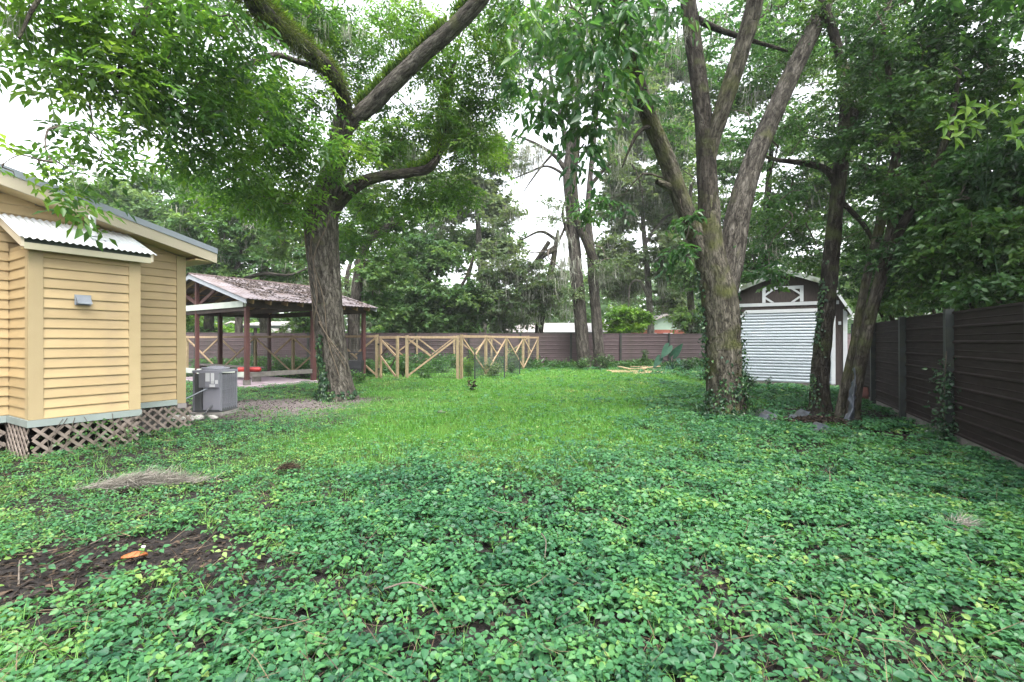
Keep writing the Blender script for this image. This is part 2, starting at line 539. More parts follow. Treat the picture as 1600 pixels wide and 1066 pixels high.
M['pinkslab'] = surf_mat('pinkish_concrete', (.33, .26, .30), (.42, .34, .38), 4, .85, bump=.2, dirt=(.14, .11, .09), dirt_amt=.36, dirt_scale=2)
M['redpost'] = surf_mat('red_brown_stain', (.062, .024, .022), (.095, .038, .034), 7, .65, stretch=(1, 1, .3))
M['darkbeam'] = surf_mat('dark_brown_beam', (.035, .022, .02), (.06, .04, .034), 7, .7)
M['greybeam'] = surf_mat('weathered_grey_beam', (.10, .092, .084), (.18, .168, .152), 7, .85, bump=.2)
M['gablegrey'] = surf_mat('blue_grey_fascia', (.33, .35, .39), (.41, .43, .46), 3, .6)
M['tiebeam'] = surf_mat('pale_green_beam', (.44, .48, .42), (.54, .57, .50), 4, .7)
M['rafter'] = surf_mat('tan_rafter', (.26, .165, .09), (.38, .25, .14), 6, .7)
M['ply'] = surf_mat('roof_underside', (.30, .285, .26), (.38, .36, .33), 2, .8)
M['pavroof'] = surf_mat('pinkish_roof_sheet', (.125, .108, .116), (.18, .158, .168), 2.5, .6, dirt=(.095, .070, .060), dirt_amt=.45, dirt_scale=2.6)
M['newwood'] = surf_mat('new_pine', (.25, .175, .105), (.36, .265, .165), 8, .7, stretch=(1, 1, .4), bump=.1)
M['postwood'] = surf_mat('treated_pine', (.20, .152, .088), (.30, .235, .14), 8, .75, bump=.15)
M['wire'] = surf_mat('green_wire', (.05, .065, .06), (.09, .11, .10), 5, .5, metal=.4)
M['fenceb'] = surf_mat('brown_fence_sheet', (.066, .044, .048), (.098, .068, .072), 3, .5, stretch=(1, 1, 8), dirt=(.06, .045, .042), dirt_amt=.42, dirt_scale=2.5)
M['fence_shaded'] = surf_mat('shaded_dark_fence_sheet', (.021, .016, .0155), (.035, .027, .0265), 3, .7, spec=.07, stretch=(1, 1, 8), dirt=(.035, .032, .028), dirt_amt=.26, dirt_scale=6)  # dark brown paint with the overhanging trees' shade put into the tone
M['fencep'] = surf_mat('dark_green_post', (.014, .018, .017), (.026, .032, .03), 5, .6, dirt=(.05, .055, .025), dirt_amt=.35)
M['kick'] = surf_mat('grey_kickboard', (.15, .14, .13), (.23, .215, .20), 5, .85)
M['shedw'] = surf_mat('dark_brown_cladding', (.035, .026, .024), (.058, .044, .04), 6, .7, stretch=(6, 6, 1))
M['shedt'] = surf_mat('white_shed_trim', (.50, .52, .55), (.58, .60, .62), 3, .5, dirt=(.4, .42, .36), dirt_amt=.28)
M['sheddoor'] = surf_mat('white_door_slat', (.40, .45, .50), (.48, .52, .57), 3, .4, dirt=(.44, .46, .44), dirt_amt=.25)
M['shedroof'] = surf_mat('grey_shed_roof', (.20, .23, .21), (.30, .33, .30), 6, .6, dirt=(.07, .09, .04), dirt_amt=.45)
M['tarp'] = surf_mat('blue_grey_tarp', (.030, .036, .048), (.062, .074, .095), 4, .4, dirt=(.04, .04, .035), dirt_amt=.4)
M['terra'] = surf_mat('red_rubber', (.11, .036, .028), (.15, .05, .038), 5, .6)
M['red'] = surf_mat('red_vinyl', (.30, .022, .022), (.38, .035, .03), 4, .45)
M['bin'] = surf_mat('black_plastic', (.020, .020, .024), (.032, .032, .036), 5, .5)
M['lumber'] = surf_mat('cut_pine', (.36, .255, .15), (.48, .36, .225), 8, .7, stretch=(1, 1, 1))
M['eleaf'] = None
M['stone'] = surf_mat('pale_stone', (.34, .32, .30), (.52, .50, .47), 9, .85, bump=.4)
M['metalpost'] = surf_mat('dark_metal_post', (.015, .022, .018), (.03, .04, .034), 5, .5)
M['farwhite'] = surf_mat('far_white_roof', (.40, .385, .385), (.50, .48, .48), 1.2, .6, dirt=(.36, .27, .265), dirt_amt=.42, dirt_scale=.6)
M['fargreen'] = surf_mat('pale_green_wall', (.29, .375, .31), (.34, .43, .36), 2, .7)
M['farred'] = surf_mat('red_brick_wall', (.26, .07, .05), (.34, .10, .07), 8, .8)
M['fargrey'] = surf_mat('pale_grey_wall', (.44, .44, .44), (.52, .52, .52), 2, .7)
M['glass'] = surf_mat('dark_window_glass', (.03, .035, .04), (.05, .055, .06), 2, .15, spec=.6)
M['carpaint'] = surf_mat('white_car_paint', (.66, .67, .69), (.72, .73, .75), 2, .25, spec=.5)
M['carbeige'] = surf_mat('beige_car_paint', (.46, .42, .37), (.52, .48, .43), 2, .25, spec=.5)
M['tyre'] = surf_mat('tyre_rubber', (.02, .02, .02), (.03, .03, .03), 5, .8)
M['dryleaf'] = surf_mat('orange_dry_leaf', (.25, .075, .02), (.33, .115, .035), 25, .6)
M['whitescrap'] = surf_mat('white_scrap', (.60, .60, .58), (.72, .71, .68), 9, .8)

# ------------------------------------------------------------------ ground
LAWN = [G(*q) for q in [(640, 733), (760, 738), (860, 735), (975, 722), (1040, 690), (1075, 655), (1092, 622), (1095, 600), (1090, 588), (960, 577),
                        (845, 574), (700, 578), (560, 590), (515, 618), (560, 632), (560, 650), (480, 690), (460, 708), (540, 722)]]
LAWN = np.array(LAWN)[:, :2]


def poly_sd(x, y, poly):
    """signed distance to a polygon, positive inside"""
    x = np.asarray(x, float); y = np.asarray(y, float)
    d = np.full(x.shape, 1e9); inside = np.zeros(x.shape, bool)
    n = len(poly)
    for i in range(n):
        ax, ay = poly[i]; bx, by = poly[(i + 1) % n]
        ex, ey = bx - ax, by - ay
        t = np.clip(((x - ax) * ex + (y - ay) * ey) / (ex * ex + ey * ey), 0, 1)
        d = np.minimum(d, np.hypot(x - ax - t * ex, y - ay - t * ey))
        c = ((ay > y) != (by > y)) & (x < (bx - ax) * (y - ay) / (by - ay + 1e-12) + ax)
        inside ^= c
    return np.where(inside, d, -d)


def lawn_w(x, y):
    """0..1 how much lawn grass (rather than broad-leaved cover) grows here"""
    sd = poly_sd(x, y, LAWN)
    y = np.asarray(y, float)
    k = 0.14 * np.clip(y, 4, 16)
    nz = (fbm(np.asarray(x) * .9, y * .6, None, 40, 3) - .5) * 3.4
    return 1 / (1 + np.exp(-np.clip((sd / k + nz) * 2.2, -30, 30)))


BARE = [  # x, y, rx, ry, angle, strength : worn patches of soil or mulch
    (-2.75, 3.15, 1.0, .34, .30, 2.0), (-2.2, 3.42, .5, .16, .4, 1.4), (-3.0, 2.75, .55, .22, .25, 1.8),
    (-6.0, 11.3, 1.9, .8, .5, 1.5), (-5.0, 10.9, 1.2, .7, .3, 1.3), (-4.4, 12.2, 1.3, .6, .0, 1.6), (-5.6, 9.3, .9, .5, .3, 1.3),
    (-4.6, 9.9, .9, .4, .2, .7), (-4.95, 6.2, .5, .25, .8, .8), (-5.6, 5.2, .6, .3, .4, .7), (-3.2, 8.6, .8, .2, .1, .7),
    (6.7, 9.7, 1.1, .55, -.1, 1.5), (6.0, 9.3, .9, .45, .1, 1.5), (7.3, 9.2, .7, .5, .2, 1.5), (7.9, 14.2, 1.2, .35, -.5, 1.3),
    (6.0, 7.3, .35, .9, .45, 1.2), (-4.2, 4.5, .5, .14, .2, .7), (-2.3, 2.5, .4, .15, .3, .6),
]


def bare_w(x, y):
    x = np.asarray(x, float); y = np.asarray(y, float)
    out = np.zeros(x.shape)
    nz = (fbm(x * 3.1, y * 3.1, None, 55, 3) - .5) * 1.3
    for bx, by, rx, ry, an, st in BARE:
        ca, sa = math.cos(an), math.sin(an)
        u = ((x - bx) * ca + (y - by) * sa) / rx
        v = (-(x - bx) * sa + (y - by) * ca) / ry
        q = np.sqrt(u * u + v * v)
        out = np.maximum(out, st * np.clip(1.35 - q + nz * .6, 0, 1))
    return np.clip(out, 0, 1)


def gz(x, y):
    x = np.asarray(x, float); y = np.asarray(y, float)
    near = np.exp(-((x / 22) ** 2 + ((y - 12) / 24) ** 2))
    return ((fbm(x * .7, y * .7, None, 3, 3) - .5) * .10 - .01) * near


def make_ground():
    xs = np.unique(np.concatenate([np.linspace(-18, 20, 128), np.linspace(-260, -18, 24), np.linspace(20, 260, 24)]))
    ys = np.unique(np.concatenate([np.linspace(-8, 34, 141), np.linspace(-120, -8, 14), np.linspace(34, 420, 40)]))
    X, Y = np.meshgrid(xs, ys)
    Z = gz(X, Y)
    V = np.stack([X, Y, Z], -1).reshape(-1, 3)
    nx, ny = len(xs), len(ys)
    i, j = np.meshgrid(np.arange(nx - 1), np.arange(ny - 1))
    a = (j * nx + i).ravel()
    Fq = np.stack([a, a + 1, a + nx + 1, a + nx], -1)
    lw = lawn_w(X.ravel(), Y.ravel())
    # past the yard the ground is all grass
    far = (Y.ravel() > 27.5) | (np.abs(X.ravel()) > 18)
    lw = np.where(far, .8, lw)
    m, nt, out = new_mat('soil')
    at = nt.nodes.new('ShaderNodeAttribute'); at.attribute_name = 'lawn'
    tc = nt.nodes.new('ShaderNodeTexCoord')
    n1 = nt.nodes.new('ShaderNodeTexNoise'); n1.inputs['Scale'].default_value = 14; n1.inputs['Detail'].default_value = 10; n1.inputs['Roughness'].default_value = .7
    nt.links.new(tc.outputs['Object'], n1.inputs['Vector'])
    n3 = nt.nodes.new('ShaderNodeTexNoise'); n3.inputs['Scale'].default_value = 2; n3.inputs['Detail'].default_value = 8
    nt.links.new(tc.outputs['Object'], n3.inputs['Vector'])
    soil = ramp(nt, [(.3, (.009, .008, .008)), (.5, (.020, .018, .0175)), (.65, (.042, .037, .035)), (.8, (.095, .085, .080))])
    nt.links.new(n1.outputs['Fac'], soil.inputs[0])
    gr = ramp(nt, [(.3, (.030, .070, .012)), (.55, (.055, .125, .018)), (.75, (.09, .15, .03))])
    nt.links.new(n1.outputs['Fac'], gr.inputs[0])
    at2 = nt.nodes.new('ShaderNodeAttribute'); at2.attribute_name = 'dry'
    dry = ramp(nt, [(.3, (.085, .070, .066)), (.55, (.175, .150, .145)), (.75, (.25, .22, .215))])
    nt.links.new(n1.outputs['Fac'], dry.inputs[0])
    md = nt.nodes.new('ShaderNodeMix'); md.data_type = 'RGBA'
    nt.links.new(at2.outputs['Fac'], md.inputs['Factor']); nt.links.new(soil.outputs[0], md.inputs['A']); nt.links.new(dry.outputs[0], md.inputs['B'])
    mx = nt.nodes.new('ShaderNodeMix'); mx.data_type = 'RGBA'
    nt.links.new(at.outputs['Fac'], mx.inputs['Factor'])
    nt.links.new(md.outputs['Result'], mx.inputs['A']); nt.links.new(gr.outputs[0], mx.inputs['B'])
    b = nt.nodes.new('ShaderNodeBsdfPrincipled'); b.inputs['Roughness'].default_value = .95; b.inputs['Specular IOR Level'].default_value = .1
    nt.links.new(mx.outputs['Result'], b.inputs['Base Color'])
    bp = nt.nodes.new('ShaderNodeBump'); bp.inputs['Strength'].default_value = .7; bp.inputs['Distance'].default_value = .03
    nt.links.new(n1.outputs['Fac'], bp.inputs['Height']); nt.links.new(bp.outputs[0], b.inputs['Normal'])
    nt.links.new(b.outputs[0], out.inputs['Surface'])
    o = link('ground', np_mesh('ground', V, Fq, 4, m, {'lawn': lw * (1 - bare_w(X.ravel(), Y.ravel())), 'dry': np.clip(1.5 * np.exp(-((X.ravel() + 5.2) / 2.0) ** 2 - ((Y.ravel() - 11.0) / 1.6) ** 2), 0, 1)}, smooth=True))
    tag(o, 'soil and grass of the yard under plants, fences and trees', None, None, 'structure')


make_ground()

# ------------------------------------------------------------------ the yellow house (frame: s along the wall, k into the house)
HD = np.array([.515, .857, 0.]); HD = HD / np.linalg.norm(HD)
HN = np.array([-HD[1], HD[0], 0.])
HC1 = np.array([-5.963, 5.90, 0.])
UP = np.array([0, 0, 1.])


def H(s, k, z):
    return HC1 + HD * s + HN * k + UP * z


EXPO = 0.127
TRIM_Z0, TRIM_Z1 = .43, .52
BUMP_L, BUMP_K = 1.125, .80


def siding_mesh(L, name='siding_board'):
    # lapped board: x along, y outward (towards -y), z up; thick at the bottom, with a rounded lower lip
    prof = [(0, 0), (-.026, 0), (-.030, .006), (-.030, .016), (-.012, EXPO + .004), (0, EXPO + .004)]
    mb = MB()
    mb.prism([(0, y, z) for y, z in prof], (L, 0, 0))
    return mb.mesh(name, M['siding'])


_sid = {}


def siding(house, p0, dirv, L, z, outward):
    key = round(L, 3)
    if key not in _sid: _sid[key] = siding_mesh(L)
    yaw = math.atan2(dirv[1], dirv[0])
    # local -y must face outward
    o = link('siding_board', _sid[key], house, np.asarray(p0) + UP * z - wloc(house), (0, 0, yaw))
    return o


def lattice(house, p0, dirv, L, h, out, z0=0.0):
    """crossing diagonal strips clipped to a rectangle"""
    dirv, out = np.asarray(dirv), np.asarray(out)
    sp = .15
    for layer, sg in ((0, 1), (1, -1)):
        c = -h
        i = 0
        while c < L + h:
            # line x = c + sg*z  (z from 0..h)
            pts = []
            z_a, z_b = 0.0, h
            if sg > 0:
                xa, xb = c, c + h
            else:
                xa, xb = c + h, c
            # clip in x to [0,L]
            def clip(xa, za, xb, zb):
                t0, t1 = 0.0, 1.0
                dx = xb - xa
                if abs(dx) < 1e-9: return None
                ta, tb = (0 - xa) / dx, (L - xa) / dx
                lo, hi = min(ta, tb), max(ta, tb)
                t0, t1 = max(t0, lo), min(t1, hi)
                if t1 - t0 < .06: return None
                return xa + dx * t0, za + (zb - za) * t0, xa + dx * t1, za + (zb - za) * t1
            q = clip(xa, z_a, xb, z_b)
            c += sp * (1 + R.uniform(-.06, .06))
            if q is None: continue
            a = np.asarray(p0) + dirv * q[0] + UP * (z0 + q[1]) + out * (.008 + .012 * layer)
            b = np.asarray(p0) + dirv * q[2] + UP * (z0 + q[3]) + out * (.008 + .012 * layer)
            MB().beam(a, b, .010, .036, side=out).build('lattice_strip', M['lattice'], house)


def build_house():
    h = thing('yellow_house', 'yellow lap-sided house with white corrugated lean-to and lattice skirt', 'house', H(.5, .4, 0))
    S1 = 2.09
    # dark body behind the boards
    MB().prism([H(0, .02, TRIM_Z0), H(BUMP_L, .02, TRIM_Z0), H(BUMP_L, .02, 2.72), H(0, .02, 2.72)], HN * (BUMP_K + .3)).build('wall', M['siding'], h)
    rid_s, rid_z = -2.5, 2.96 + .2425 * (2.44 + 2.5)
    zr = lambda s: 2.90 + .2425 * (2.44 - s) if s > rid_s else 2.90 + .2425 * (2.44 - rid_s) - .2425 * (rid_s - s)
    MB().prism([H(-7.4, .83, TRIM_Z0), H(S1, .83, TRIM_Z0), H(S1, .83, zr(S1) - .06), H(rid_s, .83, zr(rid_s) - .06), H(-7.4, .83, zr(-7.4) - .06)], HN * 8.0).build('wall', M['siding'], h)
    # boards: bump front, bump end, main wall
    nb = 17
    cw = .115
    for i in range(nb):
        z = TRIM_Z1 + i * EXPO
        siding(h, H(cw, .015, 0), HD, BUMP_L - 2 * cw, z, -HN)
        # end wall faces -HD: run the board from back to front so that local -y faces outward
        siding(h, H(.015, BUMP_K, 0), -HN, BUMP_K - cw + .0, z, -HD)
    for i in range(32):
        z = TRIM_Z1 + i * EXPO
        send = S1 - cw
        if z > 2.80: send = min(send, 2.44 - (z + .02 - 2.80) / .2425)
        sbeg = -5.0
        if z > 3.6: sbeg = max(sbeg, 2 * rid_s - send)
        if send - sbeg < .3: break
        if z < 2.7:
            siding(h, H(BUMP_L + .004, BUMP_K + .03, 0), HD, send - BUMP_L - .004, z, -HN)
            siding(h, H(sbeg, BUMP_K + .03, 0), HD, -sbeg - .01, z, -HN)
        else:
            siding(h, H(sbeg, BUMP_K + .03, 0), HD, round(send - sbeg, 2), z, -HN)
    # corner boards
    def vboard(s0, s1, k0, k1, z0, z1, name='corner_board', mat='cornerb'):
        MB().prism([H(s0, k0, z0), H(s1, k0, z0), H(s1, k1, z0), H(s0, k1, z0)], UP * (z1 - z0)).build(name, M[mat], h)
    vboard(-.022, cw, -.022, .02, TRIM_Z1, 2.70)
    vboard(-.020, .02, .021, cw, TRIM_Z1, 2.70)
    vboard(BUMP_L - cw, BUMP_L + .022, -.022, .02, TRIM_Z1, 2.70)
    vboard(BUMP_L - .02, BUMP_L + .020, .021, BUMP_K, TRIM_Z1, 2.70)
    vboard(S1 - cw, S1 + .022, BUMP_K - .012, BUMP_K + .03, TRIM_Z1 - .07, 2.93)
    # base trim
    vboard(-.035, BUMP_L + .035, -.035, .02, TRIM_Z0, TRIM_Z1 - .003, 'base_trim', 'basetrim')
    vboard(-.033, .02, .021, BUMP_K, TRIM_Z0, TRIM_Z1 - .003, 'base_trim', 'basetrim')
    vboard(BUMP_L + .036, S1 - cw, BUMP_K - .025, BUMP_K + .03, TRIM_Z0, TRIM_Z1 - .003, 'base_trim', 'basetrim')
    vboard(S1 - cw + .002, S1 + .024, BUMP_K - .027, BUMP_K + .03, TRIM_Z0 - .06, TRIM_Z1 - .075, 'base_post', 'greypaint')
    # floor over the crawl space and piers
    MB().prism([H(-7.3, .9, TRIM_Z0 - .03), H(2.0, .9, TRIM_Z0 - .03), H(2.0, 8.7, TRIM_Z0 - .03), H(-7.3, 8.7, TRIM_Z0 - .03)], UP * .02).build('floor', M['darkbeam'], h)
    for s, k in ((-3, 1.3), (-.5, 2.2), (1.8, 1.4), (1.8, 4.5), (-3, 4.5), (-6.8, 1.4), (-6.8, 7.8), (1.8, 8.2)):
        MB().prism([H(s - .2, k - .2, -.1), H(s + .2, k - .2, -.1), H(s + .2, k + .2, -.1), H(s - .2, k + .2, -.1)], UP * (TRIM_Z0 + .06)).build('pier', M['concrete'], h)
    # skirts
    lattice(h, H(.02, .0, 0), HD, BUMP_L - .03, TRIM_Z0 + .02, -HN, -.03)
    lattice(h, H(.0, BUMP_K + .1, 0), -HN, BUMP_K + .08, TRIM_Z0 + .02, -HD, -.03)
    lattice(h, H(-3.2, BUMP_K, 0), HD, 3.15, TRIM_Z0, -HN, -.03)
    vboard(-5.0, -.036, BUMP_K - .025, BUMP_K + .03, TRIM_Z0, TRIM_Z1 - .003, 'base_trim', 'basetrim')
    lattice(h, H(BUMP_L + .05, BUMP_K, 0), HD, S1 - BUMP_L + .05, TRIM_Z0 + .0, -HN, -.03)
    # main roof: two slabs, rake board, metal edge, soffit, eave board
    ov, eo = .35, .35
    se, ze = S1 + eo, 2.985
    k0, k1 = BUMP_K - ov, 8.9
    zrt = ze + .2425 * (se - rid_s)
    for sa, za in ((se, ze), (2 * rid_s - se, ze)):
        MB().prism([H(sa, k0 - .02, za + .06), H(rid_s, k0 - .02, zrt + .06), H(rid_s, k0 - .02, zrt + .10), H(sa, k0 - .02, za + .10)], HN * (k1 - k0)).build('roof_sheet', M['roofmetal'], h)
        MB().prism([H(sa, k0 - .032, za + .015), H(rid_s, k0 - .032, zrt + .015), H(rid_s, k0 - .032, zrt + .106), H(sa, k0 - .032, za + .106)], HN * .02).build('rake_edge', M['roofmetal'], h)
        MB().prism([H(sa, k0 - .010, za - .145), H(rid_s, k0 - .010, zrt - .145), H(rid_s, k0 - .010, zrt + .058), H(sa, k0 - .010, za + .058)], HN * .04).build('rake_board', M['rakeb'], h)
        MB().prism([H(sa, k0 + .031, za - .135), H(rid_s, k0 + .031, zrt - .135), H(rid_s, k0 + .031, zrt - .11), H(sa, k0 + .031, za - .11)], HN * (ov + .0)).build('soffit', M['soffit'], h)
    MB().prism([H(se - .03, k0 + .032, ze - .13), H(se, k0 + .032, ze - .13), H(se, k0 + .032, ze + .055), H(se - .03, k0 + .032, ze + .055)], HN * (k1 - k0 - .1)).build('eave_board', M['rakeb'], h)
    MB().prism([H(S1 + .03, k0 + .04, ze - .128), H(se - .032, k0 + .04, ze - .128), H(se - .032, k0 + .04, ze - .105), H(S1 + .03, k0 + .04, ze - .105)], HN * (k1 - k0 - .12)).build('soffit', M['soffit'], h)
    # lean-to roof over the bump: a wavy sheet
    z_f, z_b = 2.755, 3.17
    s0, s1, kf, kb = -.13, BUMP_L + .165, -.17, BUMP_K + .0
    ns = 22 * 8
    ss = np.linspace(s0, s1, ns + 1)
    kk = np.linspace(kf, kb, 5)
    wv = .010 * np.sin((ss - s0) / .068 * 2 * math.pi)
    V = []
    for lay in (0.0, -.006):
        for k in kk:
            zz = z_f + (k - kf) / (kb - kf) * (z_b - z_f)
            for s, w in zip(ss, wv):
                V.append(H(s, k, zz + w + lay))
    Fq = []
    nk, n1 = len(kk), ns + 1
    for lay in (0, 1):
        b = lay * nk * n1
        for j in range(nk - 1):
            for i in range(ns):
                f = (b + j * n1 + i, b + j * n1 + i + 1, b + (j + 1) * n1 + i + 1, b + (j + 1) * n1 + i)
                Fq.append(f if lay == 0 else f[::-1])
    for i in range(ns):
        Fq.append((i + 1, i, nk * n1 + i, nk * n1 + i + 1))
    mb = MB(); mb.add(V, Fq); rs = mb.build('corrugated_roof', M['galv'], h, smooth=True)
    # rake and fascia boards of the lean-to
    sl = (z_b - z_f) / (kb - kf)
    zb = lambda k: z_f + (k - kf) * sl
    MB().prism([H(-.115, kf + .03, zb(kf + .03) - .125), H(-.115, kb, zb(kb) - .125), H(-.115, kb, zb(kb) - .014), H(-.115, kf + .03, zb(kf + .03) - .014)], HD * .03).build('rake_board', M['rakeb'], h)
    MB().prism([H(s1 - .06, kf + .03, zb(kf) - .115), H(s1 - .06, kb, zb(kb) - .125), H(s1 - .06, kb, zb(kb) - .014), H(s1 - .06, kf + .03, zb(kf + .03) - .014)], HD * .03).build('rake_board', M['rakeb'], h)
    MB().prism([H(-.085, kf + .065, z_f - .055), H(s1 - .06, kf + .065, z_f - .055), H(s1 - .06, kf + .065, z_f + .006), H(-.085, kf + .065, z_f + .006)], HN * .03).build('gap_shadow_strip', M['darkgap'], h)  # strip coloured as the shadow between fascia and roof sheet
    MB().prism([H(-.085, kf + .03, z_f - .135), H(s1 - .06, kf + .03, z_f - .135), H(s1 - .06, kf + .03, z_f - .056), H(-.085, kf + .03, z_f - .056)], HN * .03).build('fascia_board', M['fasciab'], h)
    MB().prism([H(-.08, kf + .07, z_f - .125), H(s1 - .07, kf + .07, z_f - .125), H(s1 - .07, .02, z_f - .125), H(-.08, .02, z_f - .125)], UP * .012).build('soffit', M['soffit'], h)
    # vent pipe with flashing
    kp, sp = .30, .70
    pz = zb(kp)
    q = MB(); q.tube([H(sp, kp, pz - .05), H(sp, kp, pz + .30)], .042, 16)
    vp = q.build('vent_pipe', M['pvc'], h, True)
    q = MB()
    q.tube([H(sp, kp, pz + .0), H(sp, kp, pz + .035), H(sp, kp, pz + .06)], np.array([.085, .07, .044]), 16)
    q.prism([H(sp - .13, kp - .14, zb(kp - .14) + .012), H(sp + .13, kp - .14, zb(kp - .14) + .012), H(sp + .13, kp + .14, zb(kp + .14) + .012), H(sp - .13, kp + .14, zb(kp + .14) + .012)], UP * .004)
    q.build('flashing', M['galv'], vp)
    # dryer vent hood
    vs, vz = .50, 2.04
    q = MB()
    q.prism([H(vs - .085, -.02, vz - .065), H(vs + .085, -.02, vz - .065), H(vs + .085, -.02, vz + .07), H(vs - .085, -.02, vz + .07)], -HN * .012)
    hd = q.build('vent_hood', M['ventm'], h)
    q = MB()
    for a in (-.075, .068):
        q.prism([H(vs + a, -.033, vz + .055), H(vs + a, -.033, vz - .05), H(vs + a, -.115, vz - .05)], HD * .007)
    q.build('hood_cheek', M['ventm'], hd)
    MB().prism([H(vs - .068, -.034, vz + .055), H(vs - .068, -.034, vz + .05), H(vs - .068, -.118, vz - .055), H(vs - .068, -.118, vz - .046)], HD * .136).build('hood_cover', M['ventm'], hd)
    MB().prism([H(vs - .066, -.034, vz - .045), H(vs + .066, -.034, vz - .045), H(vs + .066, -.10, vz - .045), H(vs - .066, -.10, vz - .045)], UP * .008).build('flap', M['acdark'], hd)
    return h


build_house()

# ------------------------------------------------------------------ condenser unit
def build_ac():
    x1, y0, w, hh = -5.86, 9.60, .56, .83
    x0, y1 = x1 - w, y0 + w
    t = thing('ac_unit', 'grey air conditioner condenser with white stickers beside the yellow house', 'air conditioner', ((x0 + x1) / 2, (y0 + y1) / 2, 0))
    MB().box(((x0 + x1) / 2, (y0 + y1) / 2, .02), w + .10, w + .12, .08).build('pad', M['concrete'], t)
    zb = .075
    MB().box(((x0 + x1) / 2, (y0 + y1) / 2, zb + .025), w, w, .05).build('base_pan', M['acdark'], t)
    MB().box(((x0 + x1) / 2, (y0 + y1) / 2, zb + .05 + (hh - .13) / 2), w - .05, w - .05, hh - .13).build('coil', M['acdark'], t)
    # louvred sides: rows of bent slats with ribs
    nr = 9
    for i in range(nr):
        z = zb + .07 + i * (hh - .17) / nr
        q = MB()
        hgt = (hh - .17) / nr
        for j in range(5):
            zz = z + (j + .5) * hgt / 5
            q.frame_box((x1 - .010, (y0 + y1) / 2, zz), (0, 1, 0), (.85, 0, -.5), (.5, 0, .85), w - .02, .020, .004)
            q.frame_box((x0 + .010, (y0 + y1) / 2, zz), (0, 1, 0), (-.85, 0, -.5), (-.5, 0, .85), w - .02, .020, .004)
        q.box((x1 - .004, (y0 + y1) / 2, z + .004), .012, w, .012)
        q.box((x0 + .004, (y0 + y1) / 2, z + .004), .012, w, .012)
        q.build('louvre_row', M['ac'], t)
    for k in range(8):
        q = MB(); q.box((x1 + .002, y0 + .03 + k * (w - .06) / 7, zb + hh / 2 - .02), .010, .012, hh - .12); q.build('louvre_rib', M['ac'], t)
    for (xx, yy) in ((x0, y0), (x1, y0), (x0, y1), (x1, y1)):
        MB().box((xx + (.012 if xx == x0 else -.012), yy + (.012 if yy == y0 else -.012), zb + hh / 2), .034, .034, hh - .04).build('corner_post', M['ac'], t)
    # front: dark grille at one side, lower panel, proud upper control box
    MB().box((x0 + .09, y0 + .004, zb + hh / 2 - .02), .15, .010, hh - .10).build('grille', M['acdark'], t)
    MB().box((x0 + .38, y0 - .004, zb + .27), .34, .02, .46).build('lower_panel', M['aclight'], t)
    cb = MB().box((x0 + .345, y0 - .022, zb + .64), .40, .055, .30).build('control_box', M['ac'], t)
    MB().box((x0 + .41, y0 - .053, zb + .64), .27, .006, .296).build('control_cover', M['aclight'], cb)
    for (cx, cz, sx, sz) in ((x0 + .325, zb + .70, .085, .17), (x0 + .425, zb + .70, .065, .17), (x0 + .425, zb + .595, .06, .05), (x0 + .505, zb + .605, .055, .075), (x0 + .42, zb + .53, .11, .055)):
        st = MB().box((cx, y0 - .0575, cz), sx, .003, sz).build('sticker', M['label'], cb)
    # top: cap with raised fan ring and rods
    MB().box(((x0 + x1) / 2, (y0 + y1) / 2, zb + hh - .02), w + .03, w + .03, .045).build('top_cap', M['aclight'], t)
    cx, cy = (x0 + x1) / 2, (y0 + y1) / 2
    q = MB(); a = np.linspace(0, 2 * math.pi, 33)
    q.tube(np.stack([cx + .24 * np.cos(a), cy + .24 * np.sin(a), np.full(33, zb + hh + .035)], -1), .016, 6, False)
    for r in (.06, .10, .14, .18, .21):
        q.tube(np.stack([cx + r * np.cos(a), cy + r * np.sin(a), np.full(33, zb + hh + .045 + .03 * (1 - r / .24))], -1), .004, 4, False)
    for k in range(12):
        b = k * math.pi / 6
        q.tube([(cx, cy, zb + hh + .08), (cx + .13 * math.cos(b), cy + .13 * math.sin(b), zb + hh + .065), (cx + .275 * math.cos(b), cy + .275 * math.sin(b), zb + hh)], .005, 4, False)
    q.build('fan_guard', M['aclight'], t)
    # conduit to the house
    S = spline([(x0 + .30, y0 - .02, zb + .47, .016), (x0 + .22, y0 - .10, zb + .42, .016), (x0 + .05, y0 - .28, zb + .30, .016), (x0 - .03, y0 - .62, zb + .22, .016), (-6.0, 8.15, .26, .016)], .03)
    q = MB(); q.tube(S[:, :3], .013, 8); q.build('conduit', M['ventm'], t, True)
    q = MB()
    q.tube([(x0 + .40, y0 - .02, zb + .12), (x0 + .40, y0 - .10, zb + .10), (x0 + .30, y0 - .16, .02), (x0 + .1, y0 - .2, .015)], .014, 8)
    q.build('pipe', M['acdark'], t, True)


build_ac()


def lump(name, label, cat, c, sx, sy, sz, mat, group=None, seed=0, yaw=0.0):
    n, m = 10, 7
    V, Fq = [], []
    for j in range(m + 1):
        th = math.pi * j / m
        for i in range(n):
            ph = 2 * math.pi * i / n
            d = np.array((math.sin(th) * math.cos(ph), math.sin(th) * math.sin(ph), math.cos(th)))
            k = .72 + .56 * float(vnoise(d[0] * 1.6 + seed * 3.1 + 9, d[1] * 1.6 + 5, d[2] * 1.6 + 7, seed))
            p = d * k * np.array((sx, sy, sz))
            V.append((p[0] * math.cos(yaw) - p[1] * math.sin(yaw), p[0] * math.sin(yaw) + p[1] * math.cos(yaw), p[2]))
    for j in range(m):
        for i in range(n):
            Fq.append((j * n + i, j * n + (i + 1) % n, (j + 1) * n + (i + 1) % n, (j + 1) * n + i))
    mb = MB(); mb.add(V, Fq)
    o = link(name, mb.mesh(name, mat, smooth=True), None, c)
    return tag(o, label, cat, group)


